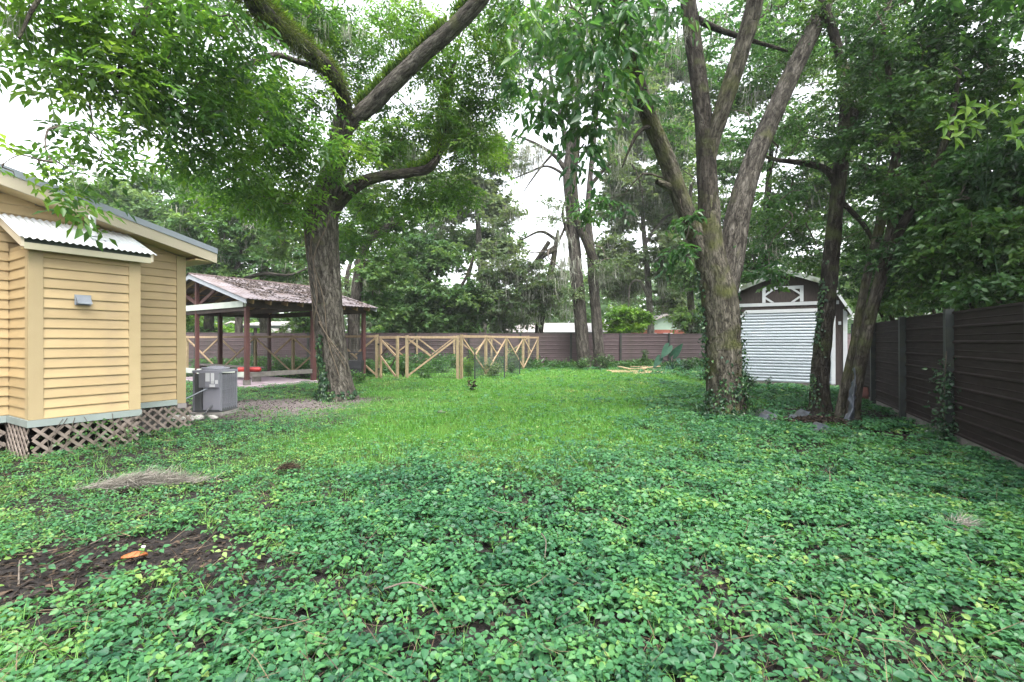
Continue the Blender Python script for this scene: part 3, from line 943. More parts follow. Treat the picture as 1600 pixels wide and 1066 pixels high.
_st = [(-6.42, 9.18, .13, .07, .06, 'pale flat stone beside the condenser pad, nearest the house corner'),
       (-6.22, 9.10, .17, .07, .06, 'long pale stone lying before the condenser pad'),
       (-5.99, 9.12, .14, .08, .07, 'white rounded stone before the condenser pad'),
       (-5.80, 9.25, .12, .07, .05, 'small brownish stone at the outer corner of the condenser pad'),
       (-6.08, 8.95, .10, .06, .04, 'low grey stone in front of the white rounded stone'),
       (-6.30, 8.86, .12, .10, .09, 'grey stone under the corner of the lattice skirt')]
for i, (x, y, a, b, c, lb) in enumerate(_st):
    lump('stone', lb, 'stone', (x, y, float(gz(x, y)) + c * .4), a, b, c, M['stone'], 'stones around the condenser pad', 10 + i, i * .9)

# ------------------------------------------------------------------ pavilion
PD = np.array([.557, .830, 0.]); PD = PD / np.linalg.norm(PD)
PN = np.array([-PD[1], PD[0], 0.])
PC = np.array([-8.62, 15.5, 0.])


def PV(s, w, z):
    return PC + PD * s + PN * w + UP * z


def build_pavilion():
    t = thing('pavilion', 'open gabled pavilion with red-brown posts and leaf-strewn pinkish metal roof', 'pavilion', PV(2.3, 3.5, 0))
    Lp, Wd = 4.65, 7.0
    ze, zp = 2.85, 3.80
    for s in (0, 2.4, Lp):
        for w in (0, Wd):
            fat = .15 if (s == 2.4) else .125
            q = MB(); p = PV(s, w, -.15)
            q.frame_box(PV(s, w, ze / 2 - .18), PD, PN, UP, fat, fat, ze - .08); q.build('post', M['redpost'], t)
    q = MB(); q.frame_box(PV(0, 3.5, 1.85), PD, PN, UP, .11, .11, 3.9); q.build('king_post', M['redpost'], t)
    q = MB(); q.frame_box(PV(Lp, 3.5, 1.85), PD, PN, UP, .11, .11, 3.9); q.build('king_post', M['redpost'], t)
    # wall plates
    for w in (0, Wd):
        MB().beam(PV(-.1, w, ze - .13), PV(Lp + .1, w, ze - .13), .08, .24).build('plate_beam', M['darkbeam'], t)
    # tie beams
    MB().beam(PV(-.075, -.05, ze - .14), PV(-.075, Wd + .05, ze - .14), .05, .20).build('tie_beam', M['tiebeam'], t)
    MB().beam(PV(-.02, 0.05, ze - .30), PV(-.02, Wd - .05, ze - .30), .05, .14).build('tie_beam', M['darkbeam'], t)
    MB().beam(PV(2.4, .05, ze - .14), PV(2.4, Wd - .05, ze - .14), .07, .18).build('tie_beam', M['darkbeam'], t)
    MB().beam(PV(Lp + .05, 0, ze - .14), PV(Lp + .05, Wd, ze - .14), .07, .20).build('tie_beam', M['darkbeam'], t)
    # gable braces
    for s in (.0, Lp):
        for sg in (1, -1):
            MB().beam(PV(s + .06, 3.5 - sg * .05, ze - .02), PV(s + .06, 3.5 - sg * 1.25, zp - .50), .06, .12).build('brace', M['redpost'], t)
    # rafters
    ew = .42
    slope = (zp - ze) / 3.5
    zed = ze - slope * ew
    for s in np.linspace(.02, Lp - .02, 9):
        MB().beam(PV(s, -ew + .05, zed + .02), PV(s, 3.5, zp - .03), .05, .14).build('rafter', M['rafter'], t)
        MB().beam(PV(s, Wd + ew - .05, zed + .02), PV(s, 3.5, zp - .03), .05, .14).build('rafter', M['rafter'], t)
    for k in range(5):
        f = (k + .5) / 5
        for sd in (0, 1):
            w = -ew + (3.5 + ew) * f if sd == 0 else Wd + ew - (3.5 + ew) * f
            z = zed + (zp - zed) * f + .085
            MB().beam(PV(-.2, w, z), PV(Lp + .2, w, z), .09, .03).build('purlin', M['rafter'], t)
    MB().beam(PV(-.22, 3.5, zp + .0), PV(Lp + .22, 3.5, zp + .0), .05, .16).build('ridge_board', M['darkbeam'], t)
    # fascia on the gable
    for s in (-.27, Lp + .25):
        for sd in (0, 1):
            w = -ew - .04 if sd == 0 else Wd + ew + .04
            MB().prism([PV(s, w, zed - .05), PV(s, 3.5, zp - .05), PV(s, 3.5, zp + .13), PV(s, w, zed + .115)], PD * .03).build('gable_fascia', M['gablegrey'], t)
    # roof sheets, several per side, ribbed
    npan = 6
    s_a, s_b = -.30, Lp + .30
    for sd in (0, 1):
        for k in range(npan):
            a, b = s_a + (s_b - s_a) * k / npan, s_a + (s_b - s_a) * (k + 1) / npan + .02
            ns = 36
            ss = np.linspace(a, b, ns + 1)
            ph = np.abs(((ss - s_a) / .145) % 1.0 - .5)
            wv = np.where(ph < .12, .024, np.where(ph < .2, .012, 0))
            V, Fq = [], []
            off = .004 * (k % 2)
            for j in range(4):
                f = j / 3
                w = (-ew - .10 + (3.5 + ew + .10) * f) if sd == 0 else (Wd + ew + .10 - (3.5 + ew + .10) * f)
                z = zed - slope * .1 + (zp - zed + slope * .1) * f + .125 + off
                for s, u in zip(ss, wv): V.append(PV(s, w, z + u))
            n1 = ns + 1
            for j in range(3):
                for i in range(ns):
                    Fq.append((j * n1 + i, j * n1 + i + 1, (j + 1) * n1 + i + 1, (j + 1) * n1 + i))
            mb = MB(); mb.add(V, Fq)
            nb = len(V)
            mb.add([np.array(v) - np.array((0, 0, .012)) for v in V], [f[::-1] for f in Fq])
            o = mb.build('roof_sheet', M['pavroof'], t)
    q = MB(); q.prism([PV(s_a, 3.5 - .16, zp + .10), PV(s_a, 3.5, zp + .16), PV(s_a, 3.5 + .16, zp + .10), PV(s_a, 3.5, zp + .175)], PD * (s_b - s_a)); q.build('ridge_cap', M['darkbeam'], t)
    # low rails between posts, and shelf rail inside
    MB().beam(PV(.06, 0, .40), PV(2.34, 0, .40), .09, .15).build('low_rail', M['greybeam'], t)
    MB().beam(PV(0, .07, .40), PV(0, 3.42, .40), .10, .17).build('low_rail', M['tiebeam'], t)
    MB().beam(PV(0, 3.58, .40), PV(0, 6.93, .40), .10, .17).build('low_rail', M['tiebeam'], t)
    MB().beam(PV(.9, .9, .56), PV(.9, 5.5, .56), .35, .05).build('bench_top', M['greybeam'], t)
    for w in (1.1, 3.1, 5.2):
        q = MB(); q.frame_box(PV(.9, w, .26), PD, PN, UP, .3, .06, .54); q.build('bench_leg', M['greybeam'], t)
    # concrete knuckles under the front posts
    q = MB(); q.frame_box(PV(0, 0, .10), PD, PN, UP, .17, .17, .26); q.build('post_footing', M['greybeam'], t)
    # litter gathered on the roof
    L = Leaves()
    n = 5200
    s = R.uniform(s_a + .7, s_b - .1, n); f = R.beta(1.6, 1.5, n)
    keep = fbm(s * 1.3, f * 5, None, 71) > .42
    s, f = s[keep], f[keep]
    w = -ew + (3.5 + ew) * f
    base = PC + PD * s[:, None] + PN * w[:, None] + UP * (zed + (zp - zed) * f + .135 + R.uniform(0, .02, len(s)))[:, None]
    nr = unit(np.array([0, 0, 1.]) + PN * -slope + rand_dir(len(s)) * .5)
    L.add(base, rand_dir(len(s), -.2, .2), nr, R.uniform(.05, .12, len(s)), R.uniform(.02, .05, len(s)), R.uniform(0, 1, len(s)) * .8)
    L.build('roof_litter', M['litter'], t, 'stuff')
    # slab
    sl = thing('concrete_slab', 'pinkish concrete slab under the open pavilion', 'slab', PV(2.3, 2.0, 0))
    MB().prism([PV(-.15, -.25, -.1), PV(2.5, -.25, -.1), PV(2.5, 5.6, -.1), PV(-.15, 5.6, -.1)], UP * .16).build('slab', M['pinkslab'], sl)
    # a red padded roll resting on the rail
    a = PV(-.02, .58, .555); b = PV(.36, -.18, .555)
    c = PV(.18, .2, .555)
    rt = thing('padded_roll', 'red padded roll lying on the low rail of the pavilion', 'roll', c)
    dr = unit(np.array((.985, .17, 0)))
    aa, bb = c - dr * .36, c + dr * .36
    q = MB(); q.tube([aa, aa + dr * .03, aa + dr * .06, c, bb - dr * .06, bb - dr * .03, bb], np.array([.055, .075, .08, .08, .08, .075, .055]), 16); q.build('cushion', M['red'], rt, True)
    q = MB(); q.tube([aa - dr * .006, aa + dr * .002], np.array([.03, .03]), 12); q.build('end_cap', M['darkbeam'], rt)


build_pavilion()


def build_bin():
    c = G(552, 592)
    t = thing('plastic_bin', 'black plastic bin with raised rim frame behind the vine-wrapped trunk', 'bin', (c[0], c[1], 0))
    x, y = c[0] + .02, c[1] + .3
    MB().prism([(x - .27, y - .25, 0), (x + .27, y - .25, 0), (x + .30, y - .27, .72), (x - .30, y - .27, .72)], (0, .55, 0)).build('body', M['bin'], t)
    for z in (.22, .44, .64):
        MB().box((x, y - .262, z), .56, .03, .05).build('rib', M['bin'], t)
    for sx in (-.31, .29):
        MB().box((x + sx, y - .24, .86), .05, .05, .36).build('frame_post', M['bin'], t)
    MB().box((x - .01, y - .24, 1.05), .66, .05, .05).build('frame_rail', M['bin'], t)
    MB().box((x + .2, y - .22, .86), .16, .03, .30).build('frame_panel', M['bin'], t)


build_bin()

# ------------------------------------------------------------------ fences
def sheet_board(L, hgt, mat, name='fence_board'):
    # ribbed horizontal sheet: x along, -y is the face, z up
    prof = [(0, 0), (-.020, 0), (-.034, .012), (-.034, .030), (-.012, .046), (-.012, hgt * .5 - .008), (-.020, hgt * .5), (-.012, hgt * .5 + .008), (-.012, hgt - .004), (0, hgt - .004)]
    mb = MB(); mb.prism([(0, y, z) for y, z in prof], (L, 0, 0))
    return mb.mesh(name, mat)


def metal_fence(name, label, start, dirv, nbay, bay, hgt, rows, mat, kick_from=None, group=None):
    start = np.asarray(start, float); dirv = unit(np.asarray(dirv, float))
    yaw = math.atan2(dirv[1], dirv[0])
    face = np.array((dirv[1], -dirv[0], 0))          # local -y
    t = thing(name, label, 'fence', (start[0], start[1], 0), group)
    kick = .12
    rh = (hgt - kick) / rows
    me = sheet_board(bay - .02, rh + .022, mat)
    pm = MB(); pm.box((0, 0, (hgt + .06) / 2 - .1), .10, .10, hgt + .26); pme = pm.mesh('post', M['fencep'])
    for b in range(nbay + 1):
        p = start + dirv * bay * b + face * .055
        link('post', pme, t, (p[0] - start[0], p[1] - start[1], R.uniform(-.02, .02)), (R.uniform(-.008, .008), R.uniform(-.008, .008), yaw))
        if b == nbay: break
        q = start + dirv * (bay * b + .01)
        dz = R.uniform(-.015, .015)
        for r in range(rows):
            link('fence_board', me, t, (q[0] - start[0], q[1] - start[1], kick + r * rh + dz), (R.uniform(-.012, .012), R.uniform(-.003, .003), yaw))
        kb = MB(); kb.prism([(0, -.012, -.1), (bay - .02, -.012, -.1), (bay - .02, -.012, kick - .004 + dz), (0, -.012, kick - .004 + dz)], (0, .012, 0))
        o = link('kickboard', kb.mesh('kickboard', M['kick']), t, (q[0] - start[0], q[1] - start[1], 0), (0, 0, yaw))
        cp = MB(); cp.box((bay / 2 - .01, -.01, hgt + dz + .012), bay - .02, .05, .03)
        link('top_rail', cp.mesh('top_rail', mat), t, (q[0] - start[0], q[1] - start[1], 0), (0, 0, yaw))
    return t


RF_D = unit(np.array((.4335, .901, 0.)))
RF_0 = np.array((6.60, 7.12, 0.))
# local -y must face the yard: run the side fence from far to near
RF_far = RF_0 + RF_D * 2.28 * 3
metal_fence('metal_fence', 'dark brown sheet-metal side fence running beside the yard to the shed', RF_far, -RF_D, 7, 2.28, 1.91, 8, M['fence_shaded'])
B_end = RF_far + np.array((-.05, .35, 0))
b_a = np.array(P(846, 570, 27.6) * [1, 1, 0]); b_b = np.array(P(1048, 571, 28.3) * [1, 1, 0])
b_dir = unit(b_b - b_a)
bay_b = 2.95
post969 = P(969, 570, 28.0) * [1, 1, 0]
b_start = post969 - b_dir * bay_b * 9
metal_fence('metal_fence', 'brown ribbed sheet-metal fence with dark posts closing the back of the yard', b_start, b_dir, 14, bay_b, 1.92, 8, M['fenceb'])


def wood_run(t, a, b, n, top=1.70, wire=True, post_w=.10, flip=0, end_post=True):
    a, b = np.asarray(a, float) * [1, 1, 0], np.asarray(b, float) * [1, 1, 0]
    dv = (b - a) / n
    d = unit(dv)
    face = np.array((d[1], -d[0], 0))
    for i in range(n + 1):
        if i == n and not end_post: break
        p = a + dv * i
        MB().frame_box(p + UP * (top / 2 - .1), d, face, UP, post_w, post_w, top + .22 + R.uniform(-.02, .03)).build('fence_post', M['postwood'], t)
    for i in range(n):
        p, q = a + dv * i, a + dv * (i + 1)
        MB().beam(p + UP * (top - .05) + face * .06, q + UP * (top - .05) + face * .06, .038, .09, side=face).build('top_rail', M['newwood'], t)
        lo, hi = .14, top - .12
        pi, qi = p + d * .06, q - d * .06
        if (i + flip) % 2 == 0: pi, qi = qi, pi
        MB().beam(pi + UP * lo + face * .03, qi + UP * hi + face * .03, .036, .068, side=face).build('brace', M['newwood'], t)
        mid = (pi + qi) / 2
        u = (qi - pi) * .5
        MB().beam(mid + (pi - mid) * .05 + UP * ((lo + hi) / 2 + .05) + face * .03, pi + UP * hi + face * .03, .036, .075, side=face).build('brace', M['newwood'], t)
    if wire:
        L = np.linalg.norm(b - a)
        q = MB()
        k = 0.05
        while k < L:
            p = a + d * k - face * .055
            q.beam(p + UP * .03, p + UP * (top - .06), .006, .006); k += .10
        for z in np.arange(.05, top - .05, .10):
            q.beam(a + UP * z - face * .055, b + UP * z - face * .055, .006, .006)
        o = q.build('wire_mesh', M['wire'], t); o['kind'] = 'stuff'


# the dog run: front run with a gate, side run, back run
nA = P(292, 0, 23.2); nB = P(589, 0, 19.6); gB = P(621, 0, 19.0); nC = P(636, 0, 18.9); nD = P(715, 0, 18.9)
t = thing('wood_fence', 'new pine and wire fence run with crossed braces behind the pavilion', 'fence', nB * [1, 1, 0])
wood_run(t, nA, nB, 5, 1.74)
t = thing('wood_fence', 'new pine and wire fence panel between the gate and the garden cage', 'fence', nC * [1, 1, 0])
wood_run(t, nC, nD, 1, 1.70, flip=1, post_w=.11)
t = thing('wood_fence', 'new pine and wire fence run receding from the garden cage to the back fence', 'fence', nD * [1, 1, 0])
wood_run(t, nD + np.array((.14, .12, 0)), P(840, 0, 26.9), 4, 1.74)
t = thing('wood_fence', 'pale pine and wire fence run standing close before the brown back fence', 'fence', P(700, 0, 26.9) * [1, 1, 0])
wood_run(t, P(300, 0, 26.7), P(826, 0, 26.9), 9, 1.78, wire=False, flip=1)


def build_gate():
    a, b = nB + np.array((.1, 0, 0)), gB
    a, b = a * [1, 1, 0], b * [1, 1, 0]
    t = thing('wood_gate', 'narrow pine gate with zigzag braces and dark hinges in the wire fence', 'gate', a)
    d = unit(b - a); face = np.array((d[1], -d[0], 0))
    MB().beam(a + UP * .0 + d * .09, a + UP * 1.68 + d * .09, .08, .07, side=face).build('stile', M['newwood'], t)
    MB().beam(b + UP * .0, b + UP * 1.70, .09, .09, side=face).build('stile', M['postwood'], t)
    MB().beam(a + UP * 1.64 + d * .09 + face * .06, b + UP * 1.64 + face * .06, .036, .09, side=face).build('top_rail', M['newwood'], t)
    L = np.linalg.norm(b - a)
    m1 = a + d * .12; m2 = b - d * .06
    MB().beam(m1 + UP * 1.58 + face * .05, m2 + UP * .92 + face * .05, .036, .08, side=face).build('brace', M['newwood'], t)
    MB().beam(m1 + UP * .88 + face * .05, m2 + UP * .10 + face * .05, .036, .08, side=face).build('brace', M['newwood'], t)
    MB().beam(m1 + UP * .90 + face * .02, a + d * L * .6 + UP * 1.34 + face * .02, .03, .05, side=face).build('brace', M['darkbeam'], t)
    MB().beam(a + d * L * .55 + UP * .34 + face * .02, m2 + UP * .84 + face * .02, .03, .05, side=face).build('brace', M['darkbeam'], t)
    for z in (.35, 1.36):
        MB().box(tuple(a + face * .06 + d * .02 + UP * z), .10, .03, .07, math.atan2(d[1], d[0])).build('hinge', M['bin'], t)


build_gate()

# ------------------------------------------------------------------ shed
SD = unit(np.array((.868, -.497, 0.)))               # along the front, to its near corner
SNI = np.array((-SD[1], SD[0], 0.))                   # into the shed
SC0 = P(1231, 0, 15.9) * [1, 1, 0] - SD * .105


def S(u, k, z):
    return SC0 + SD * u + SNI * k + UP * z


def build_shed():
    t = thing('barn_shed', 'dark brown barn-roofed shed with a wide white roller door', 'shed', SC0)
    hw = 1.735
    bu, bz, ez, pz = 1.31, 3.34, 2.36, 3.86
    dep = 4.2
    prof = [(-hw, .0), (hw, .0), (hw, ez + .12), (bu - .03, bz - .06), (0, pz - .06), (-bu + .03, bz - .06), (-hw, ez + .12)]
    MB().prism([S(u, 0, z) for u, z in prof], SNI * dep).build('wall', M['shedw'], t)
    # battens of the cladding
    for u in np.arange(-1.65, 1.7, .275):
        zt = pz - .1 - abs(u) / bu * (pz - bz) if abs(u) < bu else bz - .1 - (abs(u) - bu) / (hw - bu) * (bz - ez)
        MB().prism([S(u - .02, -.012, 2.80), S(u + .02, -.012, 2.80), S(u + .02, -.012, zt), S(u - .02, -.012, zt)], SNI * .012).build('batten', M['shedw'], t)
    # roof planes
    rp = [(hw + .12, ez - .02), (bu, bz), (0, pz), (-bu, bz), (-hw - .12, ez - .02)]
    for (u0, z0), (u1, z1) in zip(rp[:-1], rp[1:]):
        MB().prism([S(u0, -.18, z0), S(u1, -.18, z1), S(u1, -.18, z1 + .05), S(u0, -.18, z0 + .05)], SNI * (dep + .3)).build('roof_plane', M['shedroof'], t)
        MB().prism([S(u0, -.20, z0 - .11), S(u1, -.20, z1 - .11), S(u1, -.20, z1 + .045), S(u0, -.20, z0 + .045)], SNI * .02).build('barge_board', M['shedt' if abs(u0) > bu + .05 or abs(u1) > bu + .05 else 'shedroof'], t)
    # white trim
    MB().prism([S(-hw, -.03, 2.68), S(hw - .22, -.03, 2.68), S(hw - .22, -.03, 2.79), S(-hw, -.03, 2.79)], SNI * .028).build('cross_trim', M['shedt'], t)
    for sg in (-1, 1):
        MB().prism([S(sg * hw, -.03, .05), S(sg * (hw - .11), -.03, .05), S(sg * (hw - .11), -.03, ez + .16), S(sg * hw, -.03, ez + .04)], SNI * .028).build('corner_trim', M['shedt'], t)
    # loft window frame with corner cuts
    wf = thing_part('loft_window', t)
    fw, fz0, fz1, b = .60, 2.80, 3.33, .10
    for q in ([(-fw, fz0), (-fw + b, fz0), (-fw + b, fz1), (-fw, fz1)], [(fw - b, fz0), (fw, fz0), (fw, fz1), (fw - b, fz1)],
              [(-fw + b + .002, fz1 - b), (fw - b - .002, fz1 - b), (fw - b - .002, fz1), (-fw + b + .002, fz1)]):
        MB().prism([S(u - .05, -.034, z) for u, z in q], SNI * .03).build('frame_member', M['shedt'], wf)
    for su in (-1, 1):
        for sz in (0, 1):
            zc = fz0 + .0 if sz == 0 else fz1 - b
            dz = .20 if sz == 0 else -.20
            uu = su * (fw - b)
            poly = [(uu, zc + dz), (uu, zc + dz * .62), (uu - su * .16, zc), (uu - su * .26, zc)]
            MB().prism([S(u - .05, -.032, z) for u, z in poly], SNI * .02).build('corner_brace', M['shedt'], wf)
    # roller door
    dw, dz1, ch = 1.42, 2.56, .27
    dr = thing_part('roller_door', t)
    ns = 24
    hh = (dz1 - .16) / ns
    for i in range(ns):
        z = .13 + i * hh
        zc = z + hh * .5
        w = dw - .10
        if zc > dz1 - ch - .06: w = dw - .10 - (zc - (dz1 - ch - .06)) * .9
        prof = [(0, 0), (-.020, .003), (-.036, hh * .35), (-.036, hh * .62), (-.020, hh - .005), (0, hh - .002)]
        q = MB(); q.prism([S(-w, -.012 + y, z + zz) for y, zz in prof], SD * (2 * w)); q.build('door_slat', M['sheddoor'], dr)
    for poly in ([(-dw, .06), (-dw + .11, .06), (-dw + .11, dz1 - ch), (-dw, dz1 - ch)], [(dw - .11, .06), (dw, .06), (dw, dz1 - ch), (dw - .11, dz1 - ch)],
                 [(-dw + ch, dz1 - .11), (dw - ch, dz1 - .11), (dw - ch, dz1), (-dw + ch, dz1)],
                 [(-dw, dz1 - ch + .002), (-dw + .11, dz1 - ch + .002), (-dw + ch - .002, dz1 - .11), (-dw + ch - .002, dz1)],
                 [(dw, dz1 - ch + .002), (dw - ch + .002, dz1), (dw - ch + .002, dz1 - .11), (dw - .11, dz1 - ch + .002)]):
        MB().prism([S(u, -.06, z) for u, z in poly], SNI * .055).build('door_trim', M['shedt'], dr)
    MB().prism([S(1.10, -.075, 1.30), S(1.24, -.075, 1.30), S(1.24, -.075, 1.36), S(1.10, -.075, 1.36)], SNI * .03).build('handle', M['bin'], dr)
    MB().prism([S(-dw, -.06, -.05), S(dw, -.06, -.05), S(dw, -.06, .125), S(-dw, -.06, .125)], SNI * .05).build('sill', M['greybeam'], t)
    MB().prism([S(1.50, -.03, 2.02), S(1.57, -.03, 2.02), S(1.57, -.03, 2.12), S(1.50, -.03, 2.12)], SNI * .03).build('lamp', M['shedt'], t)
    # leaning board at its side
    p = S(hw + .28, .6, 0)
    q = MB(); q.frame_box(p + UP * .95, SD, SNI, UP, .22, .04, 1.95)
    tag(q.build('wooden_board', M['rafter']), 'tan wooden board standing upright beside the shed corner', 'board')


def thing_part(name, parent):
    o = bpy.data.objects.new(name, None)
    COL.objects.link(o)
    o.parent = parent
    return o


build_shed()

# ------------------------------------------------------------------ small yard objects
def build_lumber():
    c = G(990, 579)
    t0 = c * [1, 1, 0]
    spec = [(948, 579, 1022, 580.5, .03, .16), (955, 581, 1030, 582, .03, .14), (975, 577, 1035, 579, .07, .12), (966, 575, 984, 580, .12, .12), (1002, 578, 1030, 575, .11, .16),
            (990, 583, 1042, 582, .02, .14), (985, 576, 1012, 577, .14, .10)]
    txt = ['long pine board at the bottom of the lumber pile, nearer the twin trunks', 'pine board along the front edge of the lumber pile', 'pine board lying across the back of the lumber pile',
           'short pine offcut tilted over the end of the lumber pile', 'short wide pine board on top near the elephant-ear plant', 'darker pine board flat in the grass before the lumber pile',
           'thin pine strip laid topmost on the lumber pile']
    for (x0, y0, x1, y1, z, w), lb in zip(spec, txt):
        a, b = G(x0, y0 + 1), G(x1, y1 + 1)
        q = MB(); q.beam(a + UP * z, b + UP * (z + .02), w, .04)
        o = q.mesh('pine_board', M['lumber'], (a + b) / 2)
        tag(link('pine_board', o, None, (a + b) / 2), lb, 'board', 'pine boards piled by the back fence')


build_lumber()


def make_elephant_ear():
    m, nt, out = new_mat('elephant_ear_leaf')
    tc = nt.nodes.new('ShaderNodeTexCoord')
    n = nt.nodes.new('ShaderNodeTexNoise'); n.inputs['Scale'].default_value = 6
    nt.links.new(tc.outputs['Object'], n.inputs['Vector'])
    r = ramp(nt, [(.3, (.018, .066, .040)), (.7, (.036, .105, .062))]); nt.links.new(n.outputs['Fac'], r.inputs[0])
    b = nt.nodes.new('ShaderNodeBsdfPrincipled'); b.inputs['Roughness'].default_value = .6; b.inputs['Specular IOR Level'].default_value = .25
    nt.links.new(r.outputs[0], b.inputs['Base Color'])
    tr = nt.nodes.new('ShaderNodeBsdfTranslucent'); nt.links.new(r.outputs[0], tr.inputs['Color'])
    mx = nt.nodes.new('ShaderNodeMixShader'); mx.inputs[0].default_value = .3
    nt.links.new(b.outputs[0], mx.inputs[1]); nt.links.new(tr.outputs[0], mx.inputs[2]); nt.links.new(mx.outputs[0], out.inputs['Surface'])
    base = G(1050, 578)
    t = thing('elephant_ear_plant', 'elephant-ear plant with huge heart-shaped leaves before the back fence', 'plant', base)
    D = base[1]
    for (px, py, dx, dy, L, Wd, zt) in ((1040, 549, -.7, -.85, 1.0, .62, 0), (1027, 566, -.75, -.95, .85, .5, 0), (1058, 548, .55, .9, .95, .55, .3), (1043, 582, -.3, -1.0, .8, .45, 0), (1072, 574, .85, -.5, .6, .42, .1), (1062, 566, .4, -.8, .5, .35, .2)):
        c = P(px, py, D - .3)
        L, Wd = L * .78, Wd * .74
        top = base + (c - base) * .8 + UP * .15
        ax = unit(np.array((dx, -.45, dy)))
        nr = unit(np.cross(ax, (0, 1, 0)) * .1 + np.array((.1, -1.0, .45)))
        nr = unit(nr - ax * np.dot(nr, ax)); sd = np.cross(nr, ax)
        prof = [(-.28, .12), (-.30, .3), (-.12, .46), (.12, .5), (.4, .42), (.7, .24), (1.0, 0)]
        c0 = c - ax * L * .35
        V = [c0 + ax * 0 * L]
        for u, v in prof: V.append(c0 + ax * u * L + sd * v * Wd + nr * (.10 * abs(v) * L - .10 * u * u * L))
        for u, v in prof[-2::-1]: V.append(c0 + ax * u * L - sd * v * Wd + nr * (.10 * abs(v) * L - .10 * u * u * L))
        V.append(c0 + ax * .5 * L - nr * .03 * L)
        k = len(V) - 1
        n_r = len(V) - 2
        Fq = []
        for i in range(1, n_r):
            hub = 0 if (i < 3 or i > n_r - 3) else k
            Fq.append((hub, i, i + 1))
        Fq.append((0, 3, k)); Fq.append((0, k, n_r - 2))
        mb = MB(); mb.add(V, Fq)
        lf = mb.build('leaf', m, t, True)
        q = MB(); SP = spline([(*base, .03), (*(base * .5 + c0 * .5 + UP * .15), .022), (*c0, .014)], .1)
        q.tube(SP[:, :3], SP[:, 3], 6); q.build('leaf_stalk', m, t, True)


make_elephant_ear()


def build_cage():
    pts = [G(742, 592), G(788, 592), G(812, 586), G(774, 576)]
    tops = [546, 540, 552, 538]
    t = thing('garden_cage', 'low wire garden cage on dark metal stakes around small plants', 'cage', (pts[0] + pts[2]) / 2)
    for p, ty in zip(pts, tops):
        z = HC - (ty - HOR) / F * p[1]
        q = MB(); q.beam(p - UP * .1, p + UP * z, .05, .05); q.build('stake', M['metalpost'], t)
    q = MB()
    for i in range(4):
        a, b = pts[i], pts[(i + 1) % 4]
        L = np.linalg.norm(b - a)
        for z in np.arange(.05, .95, .12): q.beam(a + UP * z, b + UP * z, .005, .005)
        for k in np.arange(.1, L, .12):
            p = a + (b - a) * (k / L); q.beam(p, p + UP * .92, .005, .005)
    q.build('wire_mesh', M['wire'], t)['kind'] = 'stuff'


build_cage()


def simple_shrub(name, label, base, h, rad, n, mat, size, group=None, cat='plant', shape='rhomb', stems=5):
    base = np.asarray(base, float)
    t = thing(name, label, cat, base, group)
    tips = []
    for i in range(stems):
        d = rand_dir(1, .2, .9)[0]
        tip = base + np.array((d[0] * rad * .8, d[1] * rad * .8, h * R.uniform(.6, .95)))
        tips.append(tip)
        Sx = spline([(*base, .012), (*(base * .6 + tip * .4 + UP * .05), .009), (*tip, .004)], h / 5)
        q = MB(); q.tube(Sx[:, :3], Sx[:, 3], 4, False); q.build('stem', M['twig'], t)
    L = Leaves()
    u = R.uniform(0, 1, n)
    tp = np.array(tips)[R.integers(0, stems, n)]
    p = base + (tp - base) * np.sqrt(u)[:, None] * 1.02 + rand_dir(n) * (rad * .45 * R.uniform(.2, 1, n))[:, None]
    p[:, 2] = np.maximum(p[:, 2], base[2] + .02)
    ax = unit(rand_dir(n, -.3, .5))
    L.add(p, ax, rand_dir(n, .3, 1), size * R.uniform(.6, 1.2, n), size * .5 * R.uniform(.6, 1.2, n), R.uniform(0, 1, n), shape)
    L.build('foliage', mat, t)
    return t


simple_shrub('young_plant', 'bushy light green plant at the foot of the pine fence post', G(733, 588), .75, .40, 500, M['lime'], .12)
simple_shrub('young_plant', 'dark low bush of tangled leaves inside the garden cage', G(770, 588), .5, .62, 900, M['oak'], .10)
simple_shrub('young_plant', 'small dark plant against the far corner of the garden cage', G(800, 584), .55, .35, 300, M['dark'], .11)
simple_shrub('young_plant', 'tall thin green plant climbing behind the garden cage', G(740, 578), 1.3, .30, 260, M['lime'], .13)
simple_shrub('young_plant', 'leafy vine bush grown over the last pine post before the twin trunks', G(805, 577), 1.35, .45, 260, M['pale'], .13)
simple_shrub('young_plant', 'dark weed clump at the foot of the narrow pine gate', G(630, 590), .9, .30, 380, M['dark'], .12)
simple_shrub('young_plant', 'green weeds growing along the pine fence beside the black bin', G(578, 588), .6, .5, 420, M['broad'], .12)
simple_shrub('young_plant', 'tall weeds standing at the foot of the last red-brown pavilion post', G(560, 600), .42, .45, 420, M['broad'], .10)
simple_shrub('young_plant', 'dark weeds at the foot of the twin trunks', G(905, 577), .55, .7, 600, M['dark'], .12)
simple_shrub('young_plant', 'dark weed clump between the twin trunks and the lumber pile', G(945, 577), .75, .6, 600, M['dark'], .12)
simple_shrub('young_plant', 'thin dark shrub against the back fence behind the lumber pile', G(1006, 574), 1.0, .35, 260, M['dark'], .12)
simple_shrub('young_plant', 'grey-green weeds under the elephant-ear plant', G(1075, 580), .6, .6, 500, M['ivy'], .12)
simple_shrub('young_plant', 'little upright seedling in front of the white roller door', G(1200, 606), .42, .12, 40, M['ivy'], .09, stems=3)
simple_shrub('young_plant', 'bushy weeds at the foot of the shed wall by the big forked trunk', G(1172, 607), .4, .4, 380, M['ivy'], .09)
simple_shrub('young_plant', 'reddish-brown little sapling standing alone in the lawn', G(737, 612), .38, .16, 70, M['litter'], .13, stems=4)
simple_shrub('young_plant', 'dark low bush at the back of the lawn near the gate opening', G(664, 592), .25, .35, 200, M['dark'], .10)

